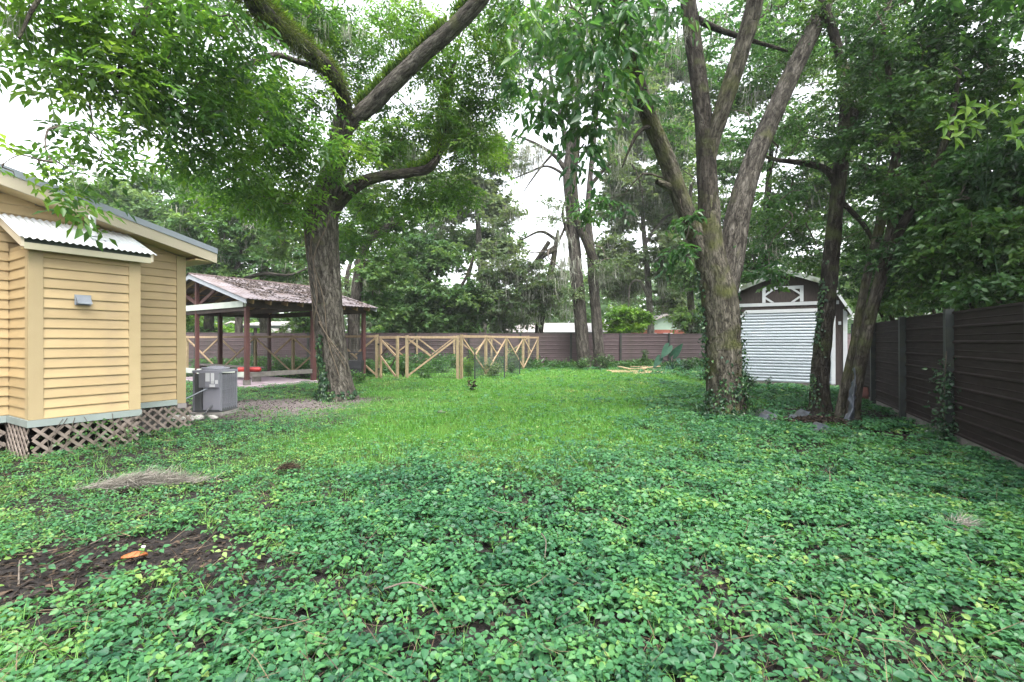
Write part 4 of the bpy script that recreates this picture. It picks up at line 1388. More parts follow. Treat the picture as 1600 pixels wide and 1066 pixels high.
lump('rubber_ball', 'dull red ball on the ground by the side fence', 'ball', tuple(G(1352, 626) + UP * .15), .19, .19, .19, M['terra'], None, 77)
lump('white_scrap', 'small white scrap lying in the middle of the lawn', 'scrap', tuple(G(690, 646) + UP * .03), .09, .055, .03, M['drymoss'], None, 78)
lump('white_pebble', 'little white pebble on the dark mulch patch', 'pebble', tuple(G(224, 861) + UP * .03), .016, .012, .010, M['whitescrap'], None, 79)


def curled_leaf():
    c = G(210, 882) + UP * .05
    ax = unit(np.array((1, .35, .05))); nr = np.array((.1, -.35, 1.)); nr = unit(nr - ax * np.dot(nr, ax)); sd = np.cross(nr, ax)
    V, Fq = [], []
    nu, nv = 10, 5
    L, Wd = .15, .055
    for i in range(nu + 1):
        u = i / nu
        w = Wd * math.sin(math.pi * min(1, u * .95 + .03)) ** .7
        for j in range(nv):
            v = j / (nv - 1) * 2 - 1
            V.append(c + ax * (u - .5) * L + sd * v * w * .5 + nr * (.022 * v * v - .03 * (u - .5) ** 2))
    for i in range(nu):
        for j in range(nv - 1):
            Fq.append((i * nv + j, i * nv + j + 1, (i + 1) * nv + j + 1, (i + 1) * nv + j))
    mb = MB(); mb.add(V, Fq)
    me = mb.mesh('dry_leaf', M['dryleaf'], c, True)
    tag(link('dry_leaf', me, None, c), 'curled orange dry leaf lying at the edge of the mulch patch', 'leaf')


curled_leaf()


def ground_twig(pts, r, label):
    rows = [(*(G(x, y) + UP * z), r) for x, y, z in pts]
    c = np.mean(np.array(rows)[:, :3], 0)
    Sx = spline(rows, .03)
    Sx[:, 3] = r * np.linspace(1, .45, len(Sx))
    q = MB(); q.tube(Sx[:, :3], Sx[:, 3], 6)
    tag(link('fallen_twig', q.mesh('fallen_twig', M['twig'], c, True), None, c), label, 'twig', 'twigs fallen on the ground cover')


ground_twig([(846, 860, .12), (853, 876, .13), (851, 896, .10)], .006, 'short curved pale twig standing in the ground cover, middle of the yard')
ground_twig([(762, 812, .10), (780, 820, .10), (796, 818, .09)], .005, 'thin pale twig lying flat in the ground cover')
ground_twig([(140, 862, .05), (175, 850, .07), (215, 836, .05)], .006, 'long thin twig across the edge of the mulch patch')
ground_twig([(29, 920, .02), (31, 900, .10), (38, 892, .06)], .006, 'small bent twig sticking up from the mulch patch')
ground_twig([(600, 945, .09), (640, 940, .11), (680, 950, .09)], .006, 'straight brown twig half hidden among the foreground leaves'.replace('foreground ', 'nearby '))
ground_twig([(1110, 1063, .06), (1120, 1040, .10), (1100, 1020, .06)], .005, 'dry arched twig among the large ground-cover leaves at the bottom')

# strewn fibres: dry moss clump on the ground
def fibre_clump(name, label, c, L, wd, hgt, n, mat, yaw, cat='moss'):
    t = thing(name, label, cat, c)
    Lv = Leaves()
    u = R.normal(0, .42, n) * L * .5
    v = R.normal(0, .4, n) * wd * .5 * (1 - .4 * np.abs(u) / L)
    ca, sa = math.cos(yaw), math.sin(yaw)
    base = np.stack([c[0] + u * ca - v * sa, c[1] + u * sa + v * ca, c[2] + np.abs(R.normal(0, .5, n)) * hgt * np.exp(-(u / (L * .45)) ** 2)], -1)
    ax = unit(np.stack([ca + R.normal(0, .6, n), sa + R.normal(0, .6, n), R.normal(0.05, .35, n)], -1))
    Lv.add(base, ax, rand_dir(n, 0, 1), R.uniform(.06, .18, n), np.full(n, .004), R.uniform(0, 1, n), 'blade')
    Lv.build('fibre', mat, t, 'stuff')


fibre_clump('moss_clump', 'long grey clump of fallen dry moss on the grass near the lattice skirt', G(225, 768) + UP * .07, .95, .20, .09, 3600, M['drymoss'], .25)
fibre_clump('moss_clump', 'small reddish-brown clump of dry moss on the ground cover', G(447, 744) + UP * .08, .26, .12, .05, 500, M['litter'], .1)
fibre_clump('moss_clump', 'pale little clump of dry moss on the ground cover near the side fence', G(1497, 845) + UP * .09, .22, .10, .04, 380, M['drymoss'], .1)


def build_tarp():
    # a rumpled sheet: hanging strip against the trunk and crumpled edge on the ground
    def sheet(name, label, grid, amp, seed, mat=M['tarp']):
        g = np.asarray(grid, float)      # (nu,nv,3) coarse, refine bilinearly
        nu, nv = g.shape[:2]
        k = 7
        U = np.linspace(0, nu - 1, (nu - 1) * k + 1); Vv = np.linspace(0, nv - 1, (nv - 1) * k + 1)
        out = np.zeros((len(U), len(Vv), 3))
        for a, u in enumerate(U):
            i = min(int(u), nu - 2); f = u - i
            for b, v in enumerate(Vv):
                j = min(int(v), nv - 2); e = v - j
                out[a, b] = (g[i, j] * (1 - f) + g[i + 1, j] * f) * (1 - e) + (g[i, j + 1] * (1 - f) + g[i + 1, j + 1] * f) * e
        sh = out.shape
        fl = out.reshape(-1, 3)
        nz = np.stack([fbm(fl[:, 0] * 6, fl[:, 1] * 6, fl[:, 2] * 6, seed + q, 3) - .5 for q in range(3)], -1)
        fl = fl + nz * amp
        n1 = sh[1]
        Fq = [(a * n1 + b, a * n1 + b + 1, (a + 1) * n1 + b + 1, (a + 1) * n1 + b) for a in range(sh[0] - 1) for b in range(n1 - 1)]
        c = fl.mean(0); c[2] = fl[:, 2].min()
        mb = MB(); mb.add(fl, Fq)
        tag(link(name, mb.mesh(name, mat, c, True), None, c), label, 'tarp')
    D = 8.85
    sheet('tarp', 'blue-grey tarp strip hanging down a leaning dark trunk to the ground',
          [[P(1331, 577, D), P(1337, 574, D - .1), P(1341, 578, D + .05)], [P(1329, 605, D - .05), P(1336, 603, D - .2), P(1342, 606, D)],
           [P(1324, 640, D - .15), P(1331, 640, D - .3), P(1338, 640, D - .05)], [P(1312, 668, D - .3), P(1326, 669, D - .45), P(1336, 666, D - .1)]], .16, 5)
    gp = lambda x, y, z: G(x, y) + UP * z
    sheet('tarp', 'crumpled dark grey tarp edge poking out of the leaf litter by the forked trunk',
          [[gp(1172, 655, .05), gp(1172, 662, .03)], [gp(1195, 652, .14), gp(1195, 662, .06)], [gp(1215, 656, .08), gp(1216, 668, .03)]], .22, 9)
    sheet('tarp', 'pale blue-grey tarp fold lying on the leaf litter under the trees',
          [[gp(1230, 662, .05), gp(1232, 668, .02)], [gp(1246, 652, .18), gp(1248, 666, .06)], [gp(1262, 655, .10), gp(1262, 667, .03)]], .22, 12)
    sheet('tarp', 'small low tarp corner lying in the ground cover before the leaf litter',
          [[gp(1266, 672, .06), gp(1270, 680, .05)], [gp(1280, 671, .12), gp(1282, 679, .07)], [gp(1296, 677, .07), gp(1294, 683, .05)]], .15, 15)


build_tarp()

# ------------------------------------------------------------------ far buildings
def far_house_long():
    D = 40.0
    t = thing('far_house', 'long low house with white and pink roof beyond the back fence', 'house', P(850, 0, D) * [1, 1, 0])
    xl, xr = P(776, 0, D)[0], P(985, 0, D)[0]
    ze, zr = 2.25, 3.15
    MB().prism([(xl + .8, D + .4, 0), (xr - .5, D + .4, 0), (xr - .5, D + 7, 0), (xl + .8, D + 7, 0)], (0, 0, ze)).build('wall', M['fargrey'], t)
    a, b, c, d = (xl, D, ze), (xr, D, ze), (xr - 1, D + 3.6, zr), (xl + 2.4, D + 3.6, zr)
    e, f = (xl, D + 7.4, ze), (xr, D + 7.4, ze)
    mb = MB(); mb.add([a, b, c, d, e, f], [(0, 1, 2, 3), (4, 0, 3), (5, 4, 3, 2), (1, 5, 2), (0, 4, 5, 1)]); mb.build('roof', M['farwhite'], t)
    MB().box(((xl + xr) / 2, D + .02, ze - .08), xr - xl - .2, .05, .16).build('fascia', M['darkgap'], t)
    for x in (xl + 2, xl + 4.5, xl + 8):
        w = MB().box((x, D + .385, 1.45), 1.1, .03, 1.0).build('window', M['shedt'], t); MB().box((x, D + .365, 1.45), .95, .02, .85).build('pane', M['glass'], w)


def far_house_green():
    D = 42.0
    t = thing('far_house', 'pale green gabled house with red lower wall beyond the back fence', 'house', P(1040, 0, D) * [1, 1, 0])
    xc = P(1040, 0, D)[0]
    hw = 2.2
    ze, zp, zl = 2.75, 3.72, 2.50
    MB().prism([(xc - hw, D, zl), (xc + hw, D, zl), (xc + hw, D, ze), (xc, D, zp - .05), (xc - hw, D, ze)], (0, 8, 0)).build('gable_wall', M['fargreen'], t)
    MB().prism([(xc - hw, D + .02, 0), (xc + hw, D + .02, 0), (xc + hw, D + .02, zl - .003), (xc - hw, D + .02, zl - .003)], (0, 7.9, 0)).build('lower_wall', M['farred'], t)
    for sg in (-1, 1):
        MB().prism([(xc + sg * (hw + .35), D - .4, ze - .12), (xc, D - .4, zp + .02), (xc, D - .4, zp + .16), (xc + sg * (hw + .35), D - .4, ze + .02)], (0, 8.8, 0)).build('roof_plane', M['farwhite'], t)
    for x in (-1.2, .2):
        w = MB().box((xc + x, D - .01, 1.7), .8, .04, 1.0).build('window', M['shedt'], t); MB().box((xc + x, D - .035, 1.7), .66, .02, .86).build('pane', M['glass'], w)


def far_carport():
    D = 40.0
    t = thing('carport', 'open carport with pale roof and dark posts seen beyond the pine fence', 'carport', P(435, 0, D) * [1, 1, 0])
    x0, x1 = P(372, 0, D)[0], P(492, 0, D)[0]
    MB().prism([(x0, D, 2.75), (x1, D, 2.75), (x1, D + 4, 3.15), (x0, D + 4, 3.15)], (0, 0, .14)).build('roof', M['farwhite'], t)
    MB().box(((x0 + x1) / 2, D - .03, 2.68), x1 - x0, .06, .2).build('fascia', M['darkgap'], t)
    for px in (375, 397, 413, 437, 458, 472, 490):
        MB().box((P(px, 0, D)[0], D + .2, 1.3), .2, .2, 2.65).build('post', M['darkbeam'], t)
    D = 50.0
    t = thing('far_house', 'grey gabled house partly behind the carport beyond the pavilion', 'house', P(362, 0, D) * [1, 1, 0])
    xc = P(364, 0, D)[0]
    MB().prism([(xc - 2.6, D, 0), (xc + 2.6, D, 0), (xc + 2.6, D, 2.6), (xc, D, 3.5), (xc - 2.6, D, 2.6)], (0, 8, 0)).build('wall', M['fargrey'], t)
    for sg in (-1, 1):
        MB().prism([(xc + sg * 2.9, D - .3, 2.45), (xc, D - .3, 3.46), (xc, D - .3, 3.6), (xc + sg * 2.9, D - .3, 2.6)], (0, 8.6, 0)).build('roof_plane', M['farwhite'], t)


def far_car(label, px, D, mat):
    x = P(px, 0, D)[0]
    t = thing('parked_car', label, 'car', (x, D, 0), 'cars parked beyond the pine fence')
    sec = [(-2.15, .45), (2.15, .45), (2.2, .75), (2.05, .95), (1.1, 1.02), (.55, 1.58), (.2, 1.66), (-1.0, 1.66), (-1.6, 1.45), (-2.1, 1.02), (-2.2, .7)]
    MB().prism([(x + u, D, z) for u, z in sec], (0, 1.7, 0)).build('body', mat, t)
    MB().prism([(x + u, D - .01, z) for u, z in [(-1.55, 1.05), (.9, 1.05), (.5, 1.50), (-1.0, 1.58)]], (0, .01, 0)).build('window', M['glass'], t)
    for u in (-1.35, 1.35):
        q = MB(); q.tube([(x + u, D - .03, .33), (x + u, D + .2, .33)], .33, 16); q.build('wheel', M['tyre'], t)


far_house_long(); far_house_green(); far_carport()
far_car('white car parked under the far carport', 403, 38.5, M['carpaint'])
far_car('beige car parked beside the white one beyond the fence', 457, 38.0, M['carbeige'])

# ------------------------------------------------------------------ trees
def px_rows(rows, k=1.0):
    """(px,py,depth,radius) -> (x,y,z,r)"""
    return [(*P(a, b, c), r * k) for a, b, c, r in rows]


class Tree:
    def __init__(s, name, label, base, cat='tree', group=None):
        s.t = thing(name, label, cat, base, group)
        s.nodes = []
        s.n_l = 0

    def limb(s, rows, mat, name='limb', step=.08, seg=24, amp=.06, ridge=9, flare=0, seed=None, attach=True):
        s.n_l += 1
        V, Fq, bk = bark_tube(rows, step, seg, amp, ridge, seed if seed is not None else s.n_l * 13 + 3, flare)
        me = np_mesh(name, V, Fq, 4, mat, {'bk': bk}, smooth=True, offset=wloc(s.t))
        o = link(name, me, s.t)
        if attach:
            S_ = spline(rows, .25)
            for r in S_[len(S_) // 3:]: s.nodes.append((r[:3], r[3]))
        return o

    def grow(s, targets, mat, thick=1.0):
        """join every target point to the nearest limb or branch by a curved tapering branch; all thin wood is one part"""
        T = np.asarray(targets, float)
        if not len(s.nodes):
            s.nodes.append((np.array(wloc(s.t)), .1))
        NP = [np.array(n[0]) for n in s.nodes]
        arr = np.array(NP)
        d0 = np.min(np.linalg.norm(T[:, None, :] - arr[None], axis=2), axis=1)
        VV, FF, b = [], [], 0
        BK = []
        for i in np.argsort(d0):
            t = T[i]
            dd = np.linalg.norm(arr - t, axis=1) + np.maximum(0, arr[:, 2] - t[2]) * .25
            j = int(np.argmin(dd))
            a = arr[j]
            L = np.linalg.norm(t - a)
            if L < .05: continue
            m1 = a + (t - a) * .35 + R.normal(0, .10, 3) * L + UP * .10 * L
            m2 = a + (t - a) * .7 + R.normal(0, .08, 3) * L + UP * .06 * L
            r0 = thick * (.006 + .013 * L ** .75)
            rows = np.array([(*a, r0), (*m1, r0 * .75), (*m2, r0 * .5), (*t, .004)])
            S_ = spline(rows, max(.12, L / 7))
            V, Fq, _, _ = tube_arrays(S_[:, :3], S_[:, 3], 5 if r0 > .02 else 4)
            VV.append(V); FF.append(Fq + b); b += len(V)
            BK.append(V * .3)
            arr = np.vstack([arr, S_[1:, :3]])
        if VV:
            me = np_mesh('branches', np.concatenate(VV), np.concatenate(FF), 4, mat, {'bk': np.concatenate(BK)}, smooth=True, offset=wloc(s.t))
            o = link('branches', me, s.t)
            o['kind'] = 'stuff'


def blob_targets(blobs):
    out = []
    for (px, py, d, rx, ry, rz, n) in blobs:
        c = P(px, py, d)
        v = rand_dir(n) * (R.uniform(0, 1, n) ** .42)[:, None] * np.array((rx, ry, rz))
        out.append(c + v)
    return np.concatenate(out)


def world_targets(blobs):
    out = []
    for (x, y, z, rx, ry, rz, n) in blobs:
        v = rand_dir(n) * (R.uniform(0, 1, n) ** .42)[:, None] * np.array((rx, ry, rz))
        out.append(np.array((x, y, z)) + v)
    return np.concatenate(out)


def tone(T, f=1.2, seed=0):
    """slow variation of leaf age and colour from one spray to the next"""
    return np.clip(.5 + (fbm(T[:, 0] * f, T[:, 1] * f, T[:, 2] * f, seed, 2) - .5) * 1.5 + R.normal(0, .13, len(T)), 0, 1)


def compound_leaves(L, T, twigs=4, per=4, pairs=5, size=1.0, seed=0):
    """pinnate leaves hanging from short twigs around each target"""
    n = len(T)
    tn = tone(T, 1.0, seed)
    tw = n * twigs
    tb = np.repeat(T, twigs, 0); tt = np.repeat(tn, twigs)
    td = unit(rand_dir(tw, -.45, .6))
    tl = R.uniform(.28, .60, tw) * size
    # leaves along the twig
    q = tw * per
    f = np.tile(np.linspace(.25, 1.0, per), tw) + R.uniform(-.08, .08, q)
    bd = np.repeat(td, per, 0)
    lb = np.repeat(tb, per, 0) + bd * (np.repeat(tl, per) * f)[:, None]
    lb[:, 2] -= .12 * (f ** 2) * np.repeat(tl, per)
    ld = unit(bd * .55 + rand_dir(q, -.8, .5) * 1.0 + np.array((0, 0, -.12)))
    ll = R.uniform(.20, .34, q) * size
    lt = np.clip(np.repeat(tt, per) + R.normal(0, .10, q), 0, 1)
    ln = unit(np.cross(ld, rand_dir(q, -.2, .2)))
    ln = np.where(ln[:, 2:3] < 0, -ln, ln)
    ln = unit(ln + np.array((0, 0, .7)))
    ln = unit(ln - ld * np.sum(ln * ld, 1, keepdims=True))
    sd = np.cross(ln, ld)
    for k in range(pairs + 1):
        u = .22 + .70 * k / pairs
        droop = .20 * u * u
        c = lb + ld * (ll * u)[:, None]
        c[:, 2] -= droop * ll
        if k == pairs:
            L.add(c, unit(ld + np.array((0, 0, -.35))), ln, ll * .46 * R.uniform(.8, 1.1, q), ll * .19, lt, 'rhomb')
        else:
            for sg in (1, -1):
                ax = unit(sd * sg * .9 + ld * .55 + np.array((0, 0, -.18)) + R.normal(0, .18, (q, 3)))
                szz = ll * (.33 + .14 * k / pairs) * R.uniform(.75, 1.2, q)
                L.add(c, ax, unit(ln + R.normal(0, .25, (q, 3))), szz, szz * .40, np.clip(lt + R.normal(0, .05, q), 0, 1), 'rhomb')


def simple_leaves(L, T, twigs=5, per=9, size=.10, aspect=.5, spread=.45, droop=.35, seed=0, shape='rhomb', f=1.2):
    n = len(T)
    tn = tone(T, f, seed)
    tw = n * twigs
    tb = np.repeat(T, twigs, 0); tt = np.repeat(tn, twigs)
    td = unit(rand_dir(tw, -.6, .6))
    tl = R.uniform(.5, 1.1, tw) * spread
    q = tw * per
    u = np.tile(np.linspace(.08, 1, per), tw) + R.uniform(-.05, .05, q)
    bd = np.repeat(td, per, 0)
    p = np.repeat(tb, per, 0) + bd * (np.repeat(tl, per) * u)[:, None]
    p[:, 2] -= droop * .4 * u * u * np.repeat(tl, per)
    p += R.normal(0, .03, (q, 3)) * spread
    ax = unit(bd * .5 + rand_dir(q, -.7, .5) + np.array((0, 0, -droop)))
    nr = unit(rand_dir(q, -.1, 1.0) + np.array((0, 0, .5)))
    s = size * R.uniform(.65, 1.25, q)
    L.add(p, ax, nr, s, s * aspect * R.uniform(.8, 1.2, q), np.clip(np.repeat(tt, per) + R.normal(0, .12, q), 0, 1), shape)


def hang_moss(tree, T, n_str=14, ln=.8, spread=.18, mat=None, name='spanish_moss', w=.012):
    """beards of hanging moss: many thin curved strips under each target"""
    n = len(T)
    q = n * n_str
    base = np.repeat(T, n_str, 0) + R.normal(0, spread, (q, 3)) * np.array((1, 1, .5))
    L = Leaves()
    le = R.uniform(.3, 1.0, q) * np.repeat(R.uniform(.5, 1.2, n), n_str) * ln
    ax = unit(np.stack([R.normal(0, .10, q), R.normal(0, .10, q), -np.ones(q)], -1))
    L.add(base, ax, rand_dir(q, -.2, .2), le, w * R.uniform(.6, 1.6, q), R.uniform(0, 1, q), 'blade')
    b2 = base + ax * (le * R.uniform(.2, .7, q))[:, None]
    ax2 = unit(ax + R.normal(0, .35, (q, 3)))
    L.add(b2, ax2, rand_dir(q, -.2, .2), le * .5, w * .8, R.uniform(0, 1, q), 'blade')
    return L.build(name, mat or M['smoss'], tree.t, 'stuff')


def limb_fuzz(tree, rows, n, mat, name, ln, wd, up=0.0, down=0.0, top_only=False, s0=0.0, s1=1.0):
    S_ = spline(px_rows(rows, .80), .06)
    m = len(S_)
    i = (R.uniform(s0, s1, n) * (m - 1)).astype(int)
    t, N, B = frames(S_[:, :3])
    a = R.uniform(0, 2 * math.pi, n)
    rd = np.cos(a)[:, None] * N[i] + np.sin(a)[:, None] * B[i]
    if top_only:
        rd = unit(rd * .45 + np.array((0, 0, 1.)) - t[i] * t[i][:, 2:3])
    p = S_[i, :3] + rd * (S_[i, 3] * R.uniform(.85, 1.1, n))[:, None]
    keep = fbm(p[:, 0] * 3.5, p[:, 1] * 3.5, p[:, 2] * 3.5, 91) > .44
    p, rd = p[keep], rd[keep]
    k = len(p)
    L = Leaves()
    ax = unit(rd * .7 + R.normal(0, .45, (k, 3)) + np.array((0, 0, up - down)))
    L.add(p, ax, rand_dir(k), ln * R.uniform(.4, 1.3, k), wd, R.uniform(0, 1, k), 'blade' if wd < .02 else 'rhomb')
    return L.build(name, mat, tree.t, 'stuff')


# ---- the vine-wrapped pecan
def build_pecan():
    base = G(526, 623)
    T = Tree('pecan_tree', 'great vine-wrapped pecan with forked mossy limbs before the pavilion', base)
    D = base[1]
    trunk = [(528, 632, D, .43), (526, 612, D, .385), (522, 580, D, .36), (517, 530, D, .345), (512, 480, D, .345), (508, 430, D, .355), (504, 385, D - .05, .37), (502, 350, D - .1, .395), (503, 322, D - .15, .37),
             (510, 300, D - .2, .30), (521, 265, D - .3, .25), (531, 220, D - .5, .235), (538, 185, D - .7, .24)]
    T.limb(px_rows(trunk), M['bark'], 'trunk', .05, 72, .085, 11, .40, 3, attach=False)
    # knob at the shoulder
    T.limb(px_rows([(497, 350, D - .2, .26), (485, 345, D - .3, .22), (475, 340, D - .4, .14), (466, 338, D - .45, .05)]), M['bark'], 'burl', .05, 24, .08, attach=False)
    A = [(536, 200, D - .65, .30), (538, 165, D - .9, .28), (525, 130, D - 1.5, .25), (503, 98, D - 2.3, .24), (470, 70, D - 3.2, .23), (438, 45, D - 4.1, .23), (408, 16, D - 5.0, .23), (382, -30, D - 6.0, .21), (345, -130, D - 6.9, .17), (280, -260, D - 7.4, .10)]
    T.limb(px_rows(A, .62), M['bark_dark'], 'limb', .06, 36, .10, 10)
    Bq = [(530, 215, D - .55, .26), (552, 188, D - .6, .26), (580, 165, D - .7, .275), (610, 134, D - .9, .275), (655, 90, D - 1.2, .255), (703, 48, D - 1.6, .245), (748, 2, D - 2.0, .22), (800, -70, D - 2.4, .17), (870, -170, D - 2.6, .10)]
    T.limb(px_rows(Bq, 0.70), M['bark'], 'limb', .05, 40, .075, 10)
    Cq = [(515, 335, D - .1, .27), (533, 312, D - .1, .21), (552, 294, D, .185), (575, 281, D + .1, .17), (605, 274, D + .2, .155), (640, 270, D + .3, .15), (668, 264, D + .3, .145), (684, 243, D + .3, .13), (691, 205, D + .4, .11), (700, 140, D + .6, .08), (720, 60, D + .8, .05)]
    T.limb(px_rows(Cq, 0.78), M['bark_dark'], 'limb', .05, 24, .09, 9)
    Dq = [(505, 108, D - 2.2, .07), (470, 98, D - 2.6, .055), (430, 86, D - 3.2, .05), (395, 98, D - 3.8, .045), (350, 118, D - 4.3, .04), (310, 132, D - 4.7, .03), (260, 120, D - 5.2, .02)]
    T.limb(px_rows(Dq), M['bark'], 'limb', .05, 12, .05)
    Eq = [(400, 5, D - 5.2, .08), (330, -40, D - 5.5, .07), (250, -30, D - 5.8, .055), (225, 30, D - 6.0, .04), (195, 80, D - 6.1, .03), (180, 140, D - 6.1, .02)]
    T.limb(px_rows(Eq), M['bark_dark'], 'limb', .05, 12, .05)
    Fq_ = [(380, -40, D - 6.0, .09), (240, -90, D - 6.6, .06), (120, -60, D - 7.0, .04), (60, 0, D - 7.3, .022), (30, 60, D - 7.5, .012)]
    T.limb(px_rows(Fq_), M['bark_dark'], 'limb', .05, 12, .05)
    Gq = [(655, 95, D - 1.2, .09), (690, 130, D - 1.0, .07), (730, 170, D - .8, .05), (770, 200, D - .6, .03)]
    # woody vines round the trunk
    def helix(z0, z1, a0, a1, r, rr, wob):
        S_ = spline(px_rows(trunk[:10]), .05)
        k = len(S_)
        zz = S_[:, 2]
        out = []
        for z, a in zip(np.linspace(z0, z1, 40), np.linspace(a0, a1, 40)):
            i = int(np.argmin(np.abs(zz - z)))
            rad = S_[i, 3] * 1.05 + rr
            aa = a + wob * math.sin(z * 3.1)
            out.append((S_[i, 0] + rad * math.cos(aa), S_[i, 1] + rad * math.sin(aa), z, r))
        Sx = spline(out, .06)
        q = MB(); q.tube(Sx[:, :3], Sx[:, 3] * (1 + .2 * np.sin(np.arange(len(Sx)))), 7, False)
        q.build('vine', M['vine'], T.t, True)
    helix(.4, 3.9, -1.0, -1.9, .013, .012, .12)
    helix(.7, 3.2, -.35, -3.1, .011, .012, .10)
    helix(1.0, 4.6, -3.0, -1.0, .014, .012, .25)
    helix(.2, 4.9, -2.7, -2.55, .020, .010, .18)
    helix(2.2, 4.9, -2.2, -1.75, .013, .010, .2)
    helix(.9, 2.0, -.2, -1.9, .016, .014, .1)
    # ivy low on the trunk
    n = 520
    S_ = spline(px_rows(trunk[:8]), .05)
    z = R.beta(1.1, 2.2, n) * 1.7 + .02
    a = -2.0 + R.normal(0, .16, n) + .12 * np.sin(z * 4)
    n2 = 160
    z = np.concatenate([z, R.uniform(0, .25, n2)]); a = np.concatenate([a, R.uniform(-3, 0, n2)])
    i = np.argmin(np.abs(S_[None, :, 2] - z[:, None]), 1)
    rad = S_[i, 3] * np.where(z < .5, 1.25, 1.08) + .03
    p = np.stack([S_[i, 0] + rad * np.cos(a), S_[i, 1] + rad * np.sin(a), z], -1)
    nr = np.stack([np.cos(a), np.sin(a), .4 * np.ones_like(a)], -1)
    L = Leaves(); L.add(p, unit(np.stack([R.normal(0, .5, len(a)), R.normal(0, .5, len(a)), -np.ones(len(a))], -1)), nr + R.normal(0, .3, nr.shape), R.uniform(.05, .10, len(a)), R.uniform(.04, .08, len(a)), R.uniform(0, 1, len(a)), 'ovate')
    L.build('ivy', M['ivy'], T.t, 'stuff')
    # ferns and fuzz on the limbs
    limb_fuzz(T, A, 8000, M['fuzz'], 'limb_fuzz', .13, .009, .0, .5, s0=.05, s1=.85)
    limb_fuzz(T, A, 3000, M['fern'], 'limb_fern', .15, .020, .4, 0, True, s0=.1, s1=.85)
    limb_fuzz(T, Bq, 5200, M['fern'], 'limb_fern', .20, .038, .7, 0, True, s0=.12, s1=.9)
    limb_fuzz(T, Cq, 1800, M['fern'], 'limb_fern', .18, .034, .5, 0, True, s0=.35, s1=.8)
    limb_fuzz(T, trunk, 2600, M['fuzz'], 'limb_fuzz', .18, .011, 0, .3, s0=.72, s1=1.0)
    blobs = [(40, 10, 5.6, .6, .6, .35, 10), (150, 30, 6.0, .85, .9, .36, 17), (275, 50, 6.8, 1.0, 1.0, .5, 22), (185, 120, 6.2, .65, .7, .30, 13), (105, 120, 5.8, .25, .4, .25, 5), (265, 150, 6.9, .55, .8, .34, 12),
             (125, 225, 5.9, .26, .4, .16, 4), (22, 275, 4.9, .14, .3, .10, 2), (85, 285, 5.2, .10, .2, .08, 1), (62, 250, 5.2, .12, .25, .08, 1), (112, 270, 5.6, .08, .15, .08, 1), (215, 205, 6.6, .14, .3, .12, 2), (300, 215, 7.6, .3, .5, .3, 7),
             (345, 170, 8.0, .9, 1.0, .6, 24), (330, 250, 8.6, .6, .7, .45, 14), (370, 120, 9.0, .7, .8, .5, 14), (440, 220, 9.8, .9, .9, .65, 26), (400, 300, 10.4, .9, .9, .6, 26), (445, 150, 10.4, .7, .8, .45, 14),
             (445, 15, 10.5, 1.0, .9, .45, 16), (330, 15, 8.3, .5, .7, .4, 10), (490, 20, 11.5, 1.0, 1.0, .6, 24), (560, 70, 13.0, 1.1, 1.1, .8, 26), (640, 40, 13.5, 1.1, 1.1, .6, 22), (565, 130, 12.8, .6, .8, .5, 12),
             (600, 215, 13.2, 1.0, 1.0, .7, 32), (555, 245, 11.6, .4, .5, .35, 6), (485, 275, 11.2, .45, .5, .4, 11), (455, 330, 11.8, .4, .5, .4, 9), (515, 230, 11.0, .3, .4, .3, 4), (590, 320, 14.0, .9, .9, .5, 18), (560, 370, 14.4, .8, .9, .5, 14),
             (690, 190, 13.3, 1.1, 1.0, .8, 30), (700, 100, 13.2, 1.1, 1.0, .8, 26), (745, 230, 13.4, .8, .8, .6, 18), (760, 120, 12.8, 1.0, 1.0, .9, 24), (770, 40, 12.0, .9, 1.0, .7, 19), (660, 300, 14.0, .9, .9, .4, 16), (720, 290, 14.2, .6, .7, .4, 12),
             (150, -90, 5.4, 1.6, 1.6, .5, 10), (420, -100, 7.5, 1.8, 1.8, .6, 12), (680, -90, 11, 2.2, 2.0, .8, 16)]
    Tg = blob_targets(blobs)
    T.grow(Tg, M['twig'])
    L = Leaves()
    nr_ = Tg[:, 1] < 8.2
    compound_leaves(L, Tg[nr_], 4, 3, 3, 1.22, 21)
    compound_leaves(L, Tg[~nr_], 4, 4, 3, 1.22, 21)
    L.build('crown', M['pecan'], T.t)
    hang_moss(T, blob_targets([(10, 20, 5.2, .10, .2, .1, 3), (122, 262, 5.4, .03, .05, .05, 1), (430, 40, 8.5, .4, .4, .2, 5), (530, 60, 11, 1.0, 1, .4, 8), (620, 240, 13, 1, 1, .4, 8)]), 16, .45, .07, None, 'spanish_moss', .007)


build_pecan()


